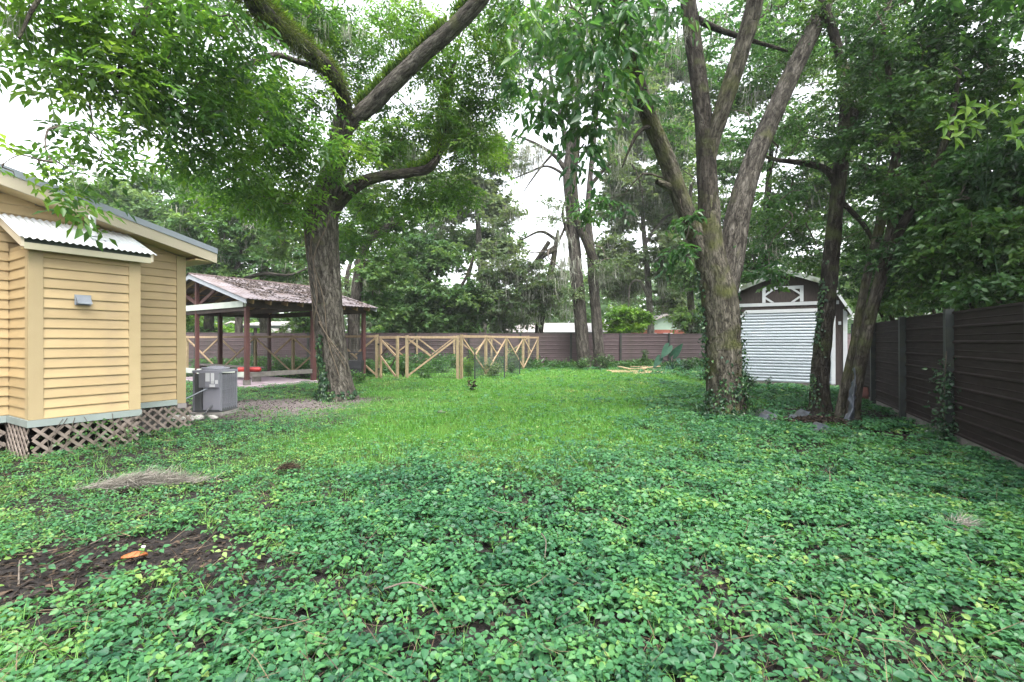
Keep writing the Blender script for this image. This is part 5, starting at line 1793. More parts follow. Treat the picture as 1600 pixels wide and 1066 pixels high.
# ---- forked tree before the shed
def build_forked():
    base = G(1134, 650)
    D = base[1]
    T = Tree('forked_tree', 'big rough-barked tree forking into several stems before the white roller door', base)
    trunk = [(1133, 660, D, .44), (1133, 640, D, .40), (1133, 610, D, .375), (1131, 570, D, .37), (1129, 530, D, .36), (1126, 490, D, .36), (1122, 455, D - .03, .345), (1115, 420, D - .08, .30), (1110, 385, D - .12, .26), (1108, 345, D - .12, .235), (1107, 310, D - .1, .21)]
    T.limb(px_rows(trunk, .86), M['bark2'], 'trunk', .045, 72, .10, 13, .25, 5, attach=False)
    L1 = [(1119, 478, D, .36), (1103, 405, D - .05, .30), (1084, 360, D - .1, .25), (1062, 305, D - .2, .235), (1040, 245, D - .4, .22), (1012, 180, D - .8, .20), (990, 110, D - 1.3, .18), (974, 40, D - 1.9, .165), (955, -50, D - 2.6, .14), (930, -160, D - 3.2, .09)]
    L2 = [(1108, 345, D - .12, .235), (1107, 310, D - .1, .213), (1104, 260, D, .20), (1099, 190, D, .185), (1090, 115, D, .175), (1079, 35, D, .165), (1070, -50, D, .14), (1060, -180, D, .09)]
    L2b = [(1106, 265, D, .18), (1112, 228, D - .05, .185), (1127, 178, D - .2, .20), (1150, 105, D - .4, .205), (1174, 25, D - .6, .20), (1192, -50, D - .8, .18), (1220, -170, D - 1.0, .12)]
    L3 = [(1127, 485, D + .05, .40), (1142, 400, D + .1, .38), (1157, 320, D + .2, .345), (1178, 250, D + .5, .30), (1210, 175, D + .8, .28), (1247, 95, D + 1.1, .265), (1280, 25, D + 1.4, .25), (1312, -50, D + 1.7, .2), (1350, -170, D + 2, .12)]
    T.limb(px_rows(L1, .68), M['bark2'], 'limb', .05, 40, .09, 12)
    T.limb(px_rows(L2, .86), M['bark_dark'], 'limb', .05, 36, .10, 12)
    T.limb(px_rows(L2b, .72), M['bark2'], 'limb', .05, 36, .10, 12)
    T.limb(px_rows(L3, .64), M['bark'], 'limb', .05, 44, .08, 12)
    T.limb(px_rows([(1058, 300, D - .2, .10), (1042, 290, D - .3, .08), (1026, 284, D - .4, .05)]), M['bark2'], 'stub', .04, 14, .06, attach=False)
    T.limb(px_rows([(1088, 30, D, .07), (1120, 45, D + .5, .06), (1170, 62, D + 1, .05), (1230, 80, D + 1.6, .03)]), M['bark_dark'], 'limb', .05, 12, .05)
    T.limb(px_rows([(1022, 195, D - .7, .05), (1000, 205, D - .9, .035), (985, 230, D - 1.0, .025), (972, 262, D - 1.0, .012)]), M['bark_dark'], 'limb', .05, 10, .05)
    # ivy at the foot and up one side
    n = 1300
    S_ = spline(px_rows(trunk[:8], .86), .05)
    z = R.beta(.8, 3.2, n) * 1.6 + .0
    a = R.uniform(-3.2, .2, n)
    zz = R.uniform(.2, 3.4, 700); aa = np.where(R.uniform(0, 1, 700) < .55, R.normal(-3.15, .16, 700), R.normal(-.02, .12, 700))
    z = np.concatenate([z, zz]); a = np.concatenate([a, aa])
    i = np.argmin(np.abs(S_[None, :, 2] - z[:, None]), 1)
    rad = S_[i, 3] * 1.08 + .02 + np.abs(R.normal(0, .05, len(z))) + np.where(z < .3, R.uniform(0, .25, len(z)), 0)
    p = np.stack([S_[i, 0] + rad * np.cos(a), S_[i, 1] + rad * np.sin(a), z], -1)
    keep = fbm(p[:, 0] * 4, p[:, 1] * 4, p[:, 2] * 3, 19) > .40
    p, a = p[keep], a[keep]
    nr = np.stack([np.cos(a), np.sin(a), .6 * np.ones_like(a)], -1)
    L = Leaves(); L.add(p, unit(np.stack([R.normal(0, .6, len(a)), R.normal(0, .6, len(a)), -.8 * np.ones(len(a))], -1)), nr + R.normal(0, .4, nr.shape), R.uniform(.04, .09, len(a)), R.uniform(.03, .06, len(a)), R.uniform(0, 1, len(a)), 'ovate')
    L.build('ivy', M['ivy'], T.t, 'stuff')
    # big hanging leaves near, finer leaves above
    near = blob_targets([(890, 30, 6.2, .55, .6, .40, 15), (955, 40, 6.4, .5, .6, .45, 15), (905, 120, 6.3, .42, .5, .42, 13), (985, 35, 6.8, .5, .6, .35, 12), (870, 175, 6.6, .36, .45, .26, 9), (925, 205, 6.6, .22, .3, .25, 6), (835, 90, 7.5, .5, .6, .5, 9),
                         (840, 20, 7.0, .6, .7, .35, 10), (955, 140, 7.0, .3, .4, .3, 5), (1020, 30, 7.6, .5, .6, .35, 9), (910, 255, 6.7, .14, .2, .14, 2), (1010, 160, 8.4, .3, .4, .2, 3)])
    mid = blob_targets([(930, 330, 10.5, .45, .5, .38, 9), (1050, 400, 9.4, .25, .3, .28, 5), (1075, 345, 9.2, .2, .25, .2, 3), (1230, 330, 11.5, .6, .7, .6, 12), (1200, 420, 11, .5, .6, .4, 8)])
    up = blob_targets([(1060, 70, 13, 1.3, 1.4, .9, 26), (1140, 60, 13, 1.2, 1.4, .9, 26), (1230, 50, 13.5, 1.4, 1.4, .9, 30), (1050, 180, 14, 1.0, 1.2, .7, 14), (1160, 190, 14, .9, 1.2, .7, 14), (1250, 190, 13.5, .8, 1.0, .7, 14),
                       (1000, -110, 7, 1.6, 1.6, .5, 26), (1250, -100, 9, 2.0, 2.0, .6, 34)])
    hi = world_targets([(8.5, 3.5, 7.0, 3.0, 3.5, 1.4, 120), (10, 8, 8.0, 2.5, 3.5, 1.4, 70)])  # unseen leaf masses beside the view, added to shade the side fence
    T.grow(np.concatenate([near, mid, up]), M['twig'])
    L = Leaves()
    simple_leaves(L, near, 4, 5, .17, .40, .50, .75, 33, 'lance')
    simple_leaves(L, mid, 5, 7, .15, .45, .40, .5, 34, 'lance')
    simple_leaves(L, up, 6, 9, .13, .45, .6, .35, 35)
    simple_leaves(L, hi, 6, 10, .22, .5, .9, .3, 36)
    L.build('crown', M['broad'], T.t)
    hang_moss(T, blob_targets([(1015, 20, 7.5, .4, .4, .2, 8), (1065, 60, 9.5, .5, .5, .3, 6)]), 18, .55, .08, None, 'spanish_moss', .007)


build_forked()


# ---- the dark stems by the side fence
def build_dark_trees():
    base = G(1283, 643)
    D = base[1]
    T = Tree('slender_tree', 'dark slender trunk rising in front of the roller door', base)
    main = [(1283, 652, D, .27), (1282, 630, D, .235), (1281, 595, D, .205), (1285, 540, D, .195), (1291, 480, D, .19), (1298, 410, D, .185), (1305, 340, D, .175), (1312, 275, D, .165), (1320, 205, D, .15), (1322, 130, D + .2, .13), (1305, 60, D + .4, .11), (1280, -20, D + .6, .09), (1260, -120, D + .8, .06)]
    T.limb(px_rows(main, .78), M['bark_dark'], 'trunk', .05, 40, .09, 12, .3)
    T.limb(px_rows([(1310, 290, D, .09), (1290, 265, D + .1, .07), (1255, 255, D + .3, .06), (1215, 250, D + .5, .045), (1180, 240, D + .7, .025)]), M['bark_dark'], 'limb', .05, 12, .06)
    T.limb(px_rows([(1308, 310, D, .06), (1330, 330, D - .1, .05), (1355, 360, D - .2, .04), (1372, 400, D - .3, .02)]), M['bark_dark'], 'limb', .05, 10, .06)
    T.limb(px_rows([(1318, 220, D, .09), (1345, 150, D + .3, .075), (1370, 70, D + .6, .06), (1400, -30, D + 1, .04)]), M['bark_dark'], 'limb', .05, 12, .06)
    n = 420
    S_ = spline(px_rows(main[:9], .78), .05)
    z = R.uniform(.05, 3.2, n); a = R.normal(-2.75, .35, n)
    i = np.argmin(np.abs(S_[None, :, 2] - z[:, None]), 1)
    rad = S_[i, 3] * 1.08 + .02
    p = np.stack([S_[i, 0] + rad * np.cos(a), S_[i, 1] + rad * np.sin(a), z], -1)
    keep = fbm(p[:, 0] * 3, p[:, 1] * 3, p[:, 2] * 2, 29) > .45
    p, a = p[keep], a[keep]
    nr = np.stack([np.cos(a), np.sin(a), .6 * np.ones_like(a)], -1)
    L = Leaves(); L.add(p, unit(np.stack([R.normal(0, .6, len(a)), R.normal(0, .6, len(a)), -.8 * np.ones(len(a))], -1)), nr, R.uniform(.04, .08, len(a)), R.uniform(.03, .06, len(a)), R.uniform(0, 1, len(a)), 'ovate')
    L.build('ivy', M['ivy'], T.t, 'stuff')
    Tg = blob_targets([(1330, 140, 9.8, .5, .5, .4, 14), (1290, 230, 9.9, .3, .4, .25, 5), (1230, 90, 12, .9, 1, .8, 22), (1310, 60, 11, 1.1, 1.1, .9, 40), (1390, 90, 11, 1.0, 1.1, .9, 40), (1340, 180, 10.8, .8, 1.0, .6, 28), (1410, 200, 10.8, .8, 1.0, .7, 30), (1270, 180, 12.5, .7, .8, .7, 14), (1330, 270, 11, .6, .8, .5, 14),
                       (1230, 270, 12.5, .6, .8, .5, 10), (1220, 350, 12.8, .7, .7, .55, 16), (1260, 400, 12.6, .5, .6, .4, 8), (1235, 412, 13.6, .7, .5, .22, 10), (1340, -70, 9.5, 2, 2, .5, 40), (1420, 290, 10.5, .6, .7, .5, 18), (1345, 370, 12.4, .5, .8, .5, 12)])
    T.grow(Tg, M['twig'])
    L = Leaves(); simple_leaves(L, Tg, 7, 10, .095, .5, .55, .3, 51); L.build('crown', M['dark'], T.t)

    base = G(1331, 660)
    D = base[1]
    T = Tree('slender_tree', 'leaning speckled dark trunk with the tarp hanging at its foot', base)
    main = [(1330, 668, D, .22), (1333, 640, D, .185), (1339, 595, D, .175), (1350, 540, D, .175), (1362, 485, D, .175), (1376, 435, D, .17), (1388, 385, D, .15), (1398, 320, D, .13), (1400, 240, D, .11), (1392, 150, D, .09), (1380, 40, D, .06)]
    T.limb(px_rows(main, .56), M['bark_dark'], 'trunk', .05, 36, .08, 12, .25)
    T.limb(px_rows([(1384, 400, D, .10), (1410, 350, D - .1, .08), (1445, 290, D - .2, .065), (1480, 210, D - .3, .05), (1500, 110, D - .3, .03)]), M['bark_dark'], 'limb', .05, 12, .06)
    Tg = blob_targets([(1395, 300, 8.6, .40, .4, .40, 18), (1390, 210, 8.6, .45, .4, .45, 18), (1440, 150, 8.4, .5, .5, .45, 22), (1390, 395, 8.8, .35, .4, .2, 9), (1350, 100, 8.9, .5, .5, .5, 20), (1330, 210, 9.2, .35, .35, .35, 10), (1470, 90, 9.5, .9, 1.1, .8, 56), (1540, 150, 9, .7, .9, .5, 44), (1480, 200, 9.4, .7, .9, .55, 44), (1450, 270, 9.0, .5, .7, .4, 24), (1430, 380, 9.8, .55, .7, .5, 20), (1400, 450, 10.2, .5, .6, .25, 12), (1470, 30, 9.6, .8, 1, .5, 24), (1560, 230, 8.5, .6, .7, .5, 26),
                       (1590, 190, 8.0, .35, .6, .4, 14), (1500, -70, 8.0, 1.6, 1.6, .5, 30), (1540, 95, 9.0, .35, .6, .25, 8)])
    T.grow(Tg, M['twig'])
    L = Leaves(); simple_leaves(L, Tg, 7, 10, .10, .5, .5, .3, 53); L.build('crown', M['dark'], T.t)

    base = G(1313, 652)
    D = base[1]
    T = Tree('slender_tree', 'thin mossy stem leaning behind the tarp-draped trunk', base)
    T.limb(px_rows([(1312, 660, D, .10), (1316, 630, D, .085), (1325, 585, D, .08), (1336, 535, D, .078), (1346, 475, D, .075), (1360, 410, D, .07), (1378, 340, D, .08), (1395, 260, D, .06), (1420, 150, D, .04)]), M['bark2'], 'trunk', .05, 28, .07, 12, .2)
    Tg = blob_targets([(1390, 290, 9.8, .5, .6, .5, 14), (1430, 160, 10, .6, .7, .5, 14)])
    T.grow(Tg, M['twig'])
    L = Leaves(); simple_leaves(L, Tg, 6, 9, .10, .5, .5, .3, 57); L.build('crown', M['dark'], T.t)


build_dark_trees()


def build_hedges():
    # shrubs and climbers massed behind and over the side fence
    spec = [('climber_shrub', 'dark climber mass hanging over the side fence nearest the camera', RF_0 + RF_D * -1.2, [(1560, 455, 7.0, .45, .5, .14, 22), (1570, 400, 7.4, .55, .9, .55, 60), (1500, 440, 8.0, .5, .8, .36, 40), (1590, 300, 7.4, .45, .7, .5, 44), (1520, 350, 7.6, .6, .8, .55, 56), (1550, 260, 7.4, .45, .6, .4, 30), (1480, 390, 7.8, .4, .6, .4, 26)], 'dark', .11),
            ('climber_shrub', 'dark leafy shrub behind the side fence with pale new shoots on top', RF_0 + RF_D * 1.6 + np.array((.5, 0, 0)), [(1440, 440, 9.6, .55, .8, .42, 34), (1470, 350, 9.2, .7, .8, .55, 42), (1430, 300, 9.8, .6, .7, .5, 26)], 'dark', .11),
            ('climber_shrub', 'green shrub showing over the side fence past the leaning trunks', RF_0 + RF_D * 4.6 + np.array((.6, 0, 0)), [(1385, 470, 11.5, .6, .7, .35, 26), (1350, 440, 12.5, .7, .8, .6, 26), (1340, 360, 13, .8, .9, .7, 26), (1420, 380, 12.0, .8, .9, .7, 26)], 'dark', .11)]
    for nm, lb, base, bl, mt, sz in spec:
        T = Tree(nm, lb, base * [1, 1, 0] + np.array((.35, -.1, 0)), 'shrub', 'climbers along the side fence')
        b = wloc(T.t)
        for k in range(3):
            tip = P(bl[k % len(bl)][0], bl[k % len(bl)][1], bl[k % len(bl)][2])
            T.limb([(*b, .05), (*(b * .6 + tip * .4 + UP * .2), .04), (*tip, .02)], M['bark_dark'], 'stem', .1, 8, .05)
        Tg = blob_targets(bl)
        T.grow(Tg, M['twig'])
        L = Leaves(); simple_leaves(L, Tg, 7, 10, sz, .55, .45, .35, 60 + len(lb)); L.build('foliage', M[mt], T.t)
    # bright new shoots
    T = Tree('young_shoot', 'bright yellow-green five-leaved shoot sticking out of the dark climbers', RF_0 * [1, 1, 0] + np.array((.2, -.9, 0)), 'plant')
    b = wloc(T.t)
    tips = [P(1505, 190, 6.9), P(1545, 170, 6.7), P(1590, 165, 6.5), P(1580, 195, 6.6), P(1525, 200, 6.9)]
    for tp in tips:
        T.limb([(*(P(1540, 330, 7.2)), .007), (*(P(1540, 330, 7.2) * .5 + tp * .5 + UP * .1), .005), (*tp, .003)], M['dark'], 'stem', .1, 6, .02)
    q = MB(); q.tube([tuple(b), tuple(b * .5 + P(1540, 330, 7.2) * .5), tuple(P(1540, 330, 7.2))], .008, 6); q.build('stem', M['dark'], T.t)
    L = Leaves()
    tips += [P(1490, 215, 6.4), P(1478, 195, 6.2), P(1510, 170, 6.0), P(1600, 135, 5.6), P(1585, 215, 5.8)]
    for tp in tips:
        for k in range(7):
            a = k / 7 * 2 * math.pi
            ax = np.array((math.cos(a), -.25, .8 * math.sin(a) - .15))
            L.add(tp[None] + R.normal(0, .02, (1, 3)), ax[None], np.array((R.normal(0, .3), -1., R.uniform(.1, .9)))[None], R.uniform(.13, .22, 1), R.uniform(.055, .085, 1), R.uniform(.2, 1, 1), 'ovate')
    L.build('leaves', M['lime'], T.t)


build_hedges()


# ---- twin trunks by the back fence
def build_twin():
    D = 26.6
    base = G(913, 575)
    T = Tree('twin_tree', 'tall mossy grey trunk by the back fence, the thicker of the twin trunks', base, 'tree', 'twin trunks by the back fence')
    m = [(914, 580, D, .56), (912, 560, D, .50), (907, 500, D, .48), (901, 430, D, .47), (896, 370, D, .45), (891, 310, D, .42), (887, 268, D, .36), (892, 225, D, .28), (902, 160, D, .22), (905, 70, D, .17), (900, -40, D, .1)]
    T.limb(px_rows(m, .70), M['bark_far'], 'trunk', .12, 36, .09, 8, .25)
    for rows in ([(888, 272, D, .22), (868, 245, D, .14), (838, 225, D, .10), (802, 210, D, .05)], [(862, 242, D, .09), (845, 262, D, .07), (828, 285, D, .05), (815, 305, D, .02)], [(886, 275, D, .12), (855, 260, D, .08), (825, 270, D, .06), (790, 285, D, .02)],
                 [(889, 250, D, .2), (880, 200, D, .16), (865, 140, D, .12), (850, 60, D, .08)], [(898, 400, D, .12), (880, 340, D - .5, .10), (884, 310, D - .7, .05)], [(893, 330, D, .10), (870, 380, D - .5, .08), (840, 395, D - 1, .05), (815, 390, D - 1, .02)]):
        T.limb(px_rows(rows, .75), M['bark_far'], 'limb', .12, 12, .06)
    far = blob_targets([(850, 40, 26, 2.2, 2, 1.6, 36), (900, 110, 26, 1.8, 2, 1.5, 26), (820, 130, 27, 1.6, 2, 1.2, 16), (930, 40, 26, 1.8, 2, 1.5, 24), (790, 60, 27, 1.8, 2, 1.5, 22), (815, 250, 26.5, 1.2, 1, .9, 6), (865, 330, 26, .8, 1, .8, 6), (900, 470, 26, .6, .6, .8, 6)])
    T.grow(far, M['twig'], 1.4)
    L = Leaves(); simple_leaves(L, far, 7, 10, .20, .42, 1.0, .3, 71); L.build('crown', M['oak'], T.t)
    hang_moss(T, np.concatenate([far[::2], blob_targets([(830, 240, 26.4, 1.4, 1, .8, 16), (885, 400, 26, .8, .8, 1.6, 14)])]), 16, 1.1, .22, None, 'spanish_moss', .028)

    base = G(937, 575)
    T = Tree('twin_tree', 'slimmer darker trunk by the back fence, closer to the lumber pile', base, 'tree', 'twin trunks by the back fence')
    m = [(938, 580, D - .2, .46), (936, 560, D - .2, .41), (932, 500, D - .2, .39), (927, 440, D - .2, .37), (923, 390, D - .2, .31), (919, 340, D - .2, .25), (922, 280, D - .2, .2), (930, 200, D - .2, .16), (938, 100, D, .12), (945, 0, D, .08)]
    T.limb(px_rows(m, .70), M['bark_far'], 'trunk', .12, 32, .09, 8, .2)
    T.limb(px_rows([(930, 412, D - .3, .24), (917, 380, D - .4, .22), (905, 350, D - .4, .21), (898, 310, D - .4, .2), (897, 270, D - .3, .18), (905, 200, D - .2, .12)]), M['bark_dark'], 'limb', .12, 16, .07)
    T.limb(px_rows([(922, 290, D - .2, .12), (960, 250, D, .08), (985, 255, D, .06), (1000, 285, D, .04), (1005, 320, D, .02)]), M['bark_dark'], 'limb', .12, 10, .05)
    far = blob_targets([(970, 120, 26, 1.8, 2, 1.5, 24), (960, 240, 26.5, 1.3, 1.4, 1.2, 16), (990, 40, 26, 1.8, 2, 1.4, 20), (945, 420, 25.8, .6, .7, .7, 8)])
    T.grow(far, M['twig'], 1.4)
    L = Leaves(); simple_leaves(L, far, 7, 10, .20, .42, 1.0, .3, 73); L.build('crown', M['oak'], T.t)
    hang_moss(T, far[::2], 18, 1.2, .22, None, 'spanish_moss', .028)


build_twin()


def far_tree(name, label, px, D, rows, blobs, mat, bark='bark_far', size=.24, moss=0, group='trees beyond the back fence', twigs=8, per=13, spread=1.15, aspect=.5, mossln=1.2, extra=None):
    base = P(px, HOR, D) * [1, 1, 0]
    T = Tree(name, label, base, 'tree', group)
    if rows is None:
        rows = [(px, HOR + HC * F / D + 3, D, .32), (px + 3, 500, D, .28), (px - 3, 440, D, .24), (px + 5, 400, D, .16), (px + 8, 360, D, .08)]
    T.limb(px_rows(rows, .72), M[bark], 'trunk', .2, 20, .08, 7, .2)
    for r in extra or (): T.limb(px_rows(r), M[bark], 'limb', .2, 10, .06)
    Tg = blob_targets(blobs)
    T.grow(Tg, M['twig'], 1.5)
    L = Leaves(); simple_leaves(L, Tg, twigs, per, size * 1.25, aspect * 1.15, spread, .15, int(px)); L.build('crown', M[mat], T.t)
    if moss: hang_moss(T, Tg[::moss], 16, mossln, .28, None, 'spanish_moss', .034)


far_tree('leaning_tree', 'grey trunk leaning behind the pavilion and the pecan', 556, 22.5,
         [(553, 590, 22.5, .42), (553, 540, 22.5, .36), (554, 490, 22.5, .33), (560, 430, 22.5, .31), (566, 395, 22.5, .29), (582, 370, 22.5, .26), (612, 352, 22.3, .22), (650, 330, 22, .16), (700, 310, 22, .10), (750, 308, 22, .05)],
         [(600, 420, 23, 1.2, 1.4, 1.0, 24), (590, 350, 23, 1.4, 1.4, .8, 22), (520, 380, 24, 1.6, 1.4, 1.0, 22), (450, 380, 25, 1.8, 1.6, 1.0, 26), (650, 330, 22, 1.2, 1.2, .7, 14), (590, 480, 23.5, .8, 1.2, .6, 14), (430, 320, 24, 1.6, 1.6, 1.2, 24)], 'far', size=.19, group=None, spread=.9)
far_tree('evergreen_tree', 'dense dark-hearted evergreen with bright top beyond the pine fence', 660, 33,
         [(655, 570, 33, .40), (658, 520, 33, .36), (664, 470, 33, .3), (672, 420, 33, .2), (680, 370, 33, .1)],
         [(690, 480, 33, 2.8, 2.4, 1.7, 75), (650, 470, 32.5, 2.0, 2, 1.8, 45), (735, 470, 32.5, 1.6, 1.8, 1.4, 32), (660, 405, 33, 2.3, 2.2, 1.4, 50), (700, 400, 33.5, 1.6, 1.8, 1.2, 24), (620, 510, 33, 1.5, 1.6, .8, 22), (690, 515, 33, 3, 1.6, .5, 30)], 'far', 'bark_dark', .24,
         extra=[[(680, 500, 32.5, .2), (700, 470, 32, .15), (725, 440, 31.8, .1), (740, 400, 31.6, .06)]])
far_tree('bright_tree', 'pale sunlit light green tree rising behind the dark evergreen', 735, 44,
         None, [(700, 375, 44, 3.2, 3, 1.6, 50), (770, 380, 44, 2.6, 2.6, 1.5, 34), (640, 380, 46, 2.6, 2.6, 1.6, 34), (830, 480, 44, 2.5, 2, 1.5, 20)], 'pale', size=.30)
far_tree('moss_oak', 'grey moss-hung oak with bare crooked limbs before the white-roofed house', 815, 34,
         [(840, 570, 34, .45), (842, 520, 34, .4), (850, 470, 34, .36), (862, 420, 34, .3), (868, 385, 34, .22), (872, 360, 34, .12)],
         [(800, 420, 33, 2.2, 2, 1.0, 26), (830, 470, 33, 2.4, 2, 1.2, 30), (770, 450, 33, 1.6, 1.8, 1.2, 20), (790, 500, 34, 2.2, 1.6, .7, 16), (860, 440, 33, 1.3, 1.4, 1.2, 14), (790, 340, 33, 1.5, 1.5, .8, 8)], 'oak', 'bark_dark', .22, 1,
         extra=[[(858, 440, 33.8, .22), (830, 455, 33, .14), (800, 470, 32.6, .10), (760, 470, 32.4, .05)], [(868, 390, 34, .18), (850, 400, 33.5, .14), (830, 420, 33, .12), (805, 440, 33, .08)], [(870, 375, 34, .12), (845, 362, 33.6, .09), (815, 375, 33.4, .05)], [(858, 378, 33, .16), (845, 398, 33, .15), (834, 410, 33, .06)]])
far_tree('moss_oak', 'pale moss-hung tree beyond the fence above the green gabled house', 1010, 38,
         [(1018, 560, 38, .4), (1016, 500, 38, .36), (1012, 430, 38, .3), (1005, 350, 38, .22), (1000, 260, 38, .12)],
         [(1000, 300, 37, 3.0, 2.4, 2.6, 50), (1050, 400, 37, 2.0, 2, 2.0, 32), (970, 400, 37, 2.0, 2, 2.0, 30), (1010, 180, 36, 2.8, 2.2, 2.2, 36), (1060, 290, 36, 1.8, 2, 2.2, 26), (1050, 470, 38, 1.6, 1.6, .7, 12)], 'oak', 'bark_hazed', .30, 1,
         extra=[[(1015, 470, 37.6, .14), (1000, 440, 37, .10), (985, 445, 37, .08), (982, 480, 37, .05)], [(1008, 380, 38, .16), (1040, 340, 37.5, .1), (1075, 330, 37, .05)]], mossln=1.7)
far_tree('vine_tree', 'dark ivy-covered trunk beyond the fence next to the forked tree', 1082, 30,
         [(1083, 570, 30, .34), (1082, 520, 30, .3), (1078, 450, 30, .27), (1074, 380, 30, .22), (1080, 290, 30, .14)],
         [(1085, 500, 29.8, .9, .9, 1.0, 20), (1080, 430, 30, .8, .9, 1.2, 16), (1100, 330, 30, 1.6, 1.6, 1.6, 22), (1060, 230, 30, 1.8, 1.6, 1.6, 22), (1140, 250, 30, 2.0, 1.6, 1.8, 26), (1180, 350, 29, 2.2, 1.6, 2.0, 36)], 'far', 'bark_dark', .21, 3)
far_tree('lime_bush_tree', 'bright lime-green young tree just over the back fence', 985, 31,
         [(985, 570, 31, .10), (984, 530, 31, .09), (988, 500, 31, .06), (985, 480, 31, .03)],
         [(980, 492, 31, 1.1, 1.0, .7, 26), (970, 512, 31, 1.3, 1.0, .35, 18), (1000, 500, 31, .6, .8, .6, 12)], 'lime', size=.20, spread=.7)
far_tree('pale_tree', 'pale feathery tree beyond the yellow house roof', 200, 34, None,
         [(200, 320, 34, 3.0, 2.6, 1.8, 55), (260, 350, 33, 2.6, 2.4, 1.8, 44), (300, 400, 33, 2.4, 2.2, 1.4, 36), (170, 300, 35, 2.0, 2, 1.2, 22), (240, 290, 35, 1.8, 1.8, 1.0, 20)], 'pale', size=.27)
far_tree('green_tree', 'mid green loose tree behind the pavilion roof', 370, 30, None,
         [(330, 340, 30, 2.4, 2.2, 2.0, 44), (390, 370, 30, 2.4, 2.2, 1.6, 42), (340, 410, 30, 2.0, 2, 1.0, 30), (440, 420, 31, 2.2, 2, 1.0, 30), (300, 300, 31, 1.8, 1.8, 1.4, 24), (380, 300, 30, 1.8, 1.8, 1.2, 20)], 'far', size=.22, moss=5,
         extra=[[(372, 440, 30, .16), (410, 428, 29.6, .12), (450, 430, 29.4, .08), (480, 420, 29.2, .04)]])
far_tree('moss_oak', 'grey mossy tree between pavilion roof and evergreen', 545, 36, None,
         [(500, 440, 36, 2.4, 2, 1.2, 26), (560, 470, 36, 2.2, 2, 1.0, 24), (600, 500, 35, 2.0, 1.6, .8, 20), (580, 440, 36, 1.6, 1.6, 1.0, 14)], 'oak', size=.24, moss=1)
far_tree('moss_oak', 'tall pale moss-hung oak filling the view over the evergreen', 760, 40,
         [(752, 560, 40, .45), (755, 480, 40, .4), (750, 400, 40, .34), (745, 320, 40, .26), (740, 230, 40, .16)],
         [(740, 290, 39, 2.2, 2, 1.4, 34), (700, 330, 39, 2.0, 2, 1.0, 24), (770, 240, 39, 1.8, 2, 1.6, 26), (720, 200, 39, 2.2, 2, 2.0, 32), (775, 325, 38, 1.6, 1.4, .9, 22), (700, 290, 38, 1.8, 1.4, 1.0, 20), (780, 390, 38, 1.6, 1.4, .8, 18), (640, 250, 40, 2.6, 2, 2.0, 30), (560, 300, 40, 2.4, 2, 2.0, 26)], 'oak', 'bark_hazed', .30, 2, mossln=1.8)
far_tree('moss_oak', 'tall pale oak filling the view between the twin trunks and the forked tree', 1030, 44,
         [(1040, 560, 44, .45), (1038, 480, 44, .4), (1035, 400, 44, .34), (1040, 300, 44, .26), (1045, 200, 44, .16)],
         [(1000, 120, 43, 2.6, 2, 2.4, 46), (1050, 200, 43, 2.6, 2, 2.4, 56), (980, 230, 43, 2.2, 2, 2.2, 40), (1040, 330, 43, 2.4, 2, 2.4, 56), (970, 330, 43, 2.0, 2, 2.0, 34), (1060, 100, 43, 2.4, 2, 2.2, 36), (970, 440, 44, 2.4, 2, 1.6, 34), (1060, 430, 43, 2.0, 2, 1.6, 30)], 'oak', 'bark_hazed', .32, 2, mossln=2.0)
far_tree('bright_tree', 'yellow-green tree behind the parked cars beyond the pavilion', 305, 40, None,
         [(295, 490, 40, 1.4, 1.6, 1.2, 22), (300, 520, 40, 2.0, 1.6, .8, 22), (345, 520, 42, 1.6, 1.4, .5, 14), (380, 515, 44, 1.4, 1.4, .6, 8)], 'lime', size=.26)
far_tree('dark_tree', 'dark trunked tree between carport and pavilion post', 325, 36,
         [(326, 575, 36, .5), (326, 530, 36, .46), (327, 490, 36, .42), (330, 440, 36, .34), (330, 380, 36, .2)], [(330, 470, 36, 1.2, 1.2, .5, 8), (320, 520, 36.5, .8, 1, .6, 10), (480, 500, 37, 1.6, 1.4, .9, 20), (345, 400, 36, 2, 2, 1.2, 20)], 'far', 'bark_dark')
far_tree('bare_trunk_tree', 'plain brown trunk standing by the far carport', 415, 34,
         [(415, 575, 34, .46), (414, 530, 34, .43), (413, 490, 34, .42), (412, 440, 34, .36), (410, 380, 34, .2)], [(410, 360, 34, 2.2, 2, 1.4, 24)], 'far', 'bark')
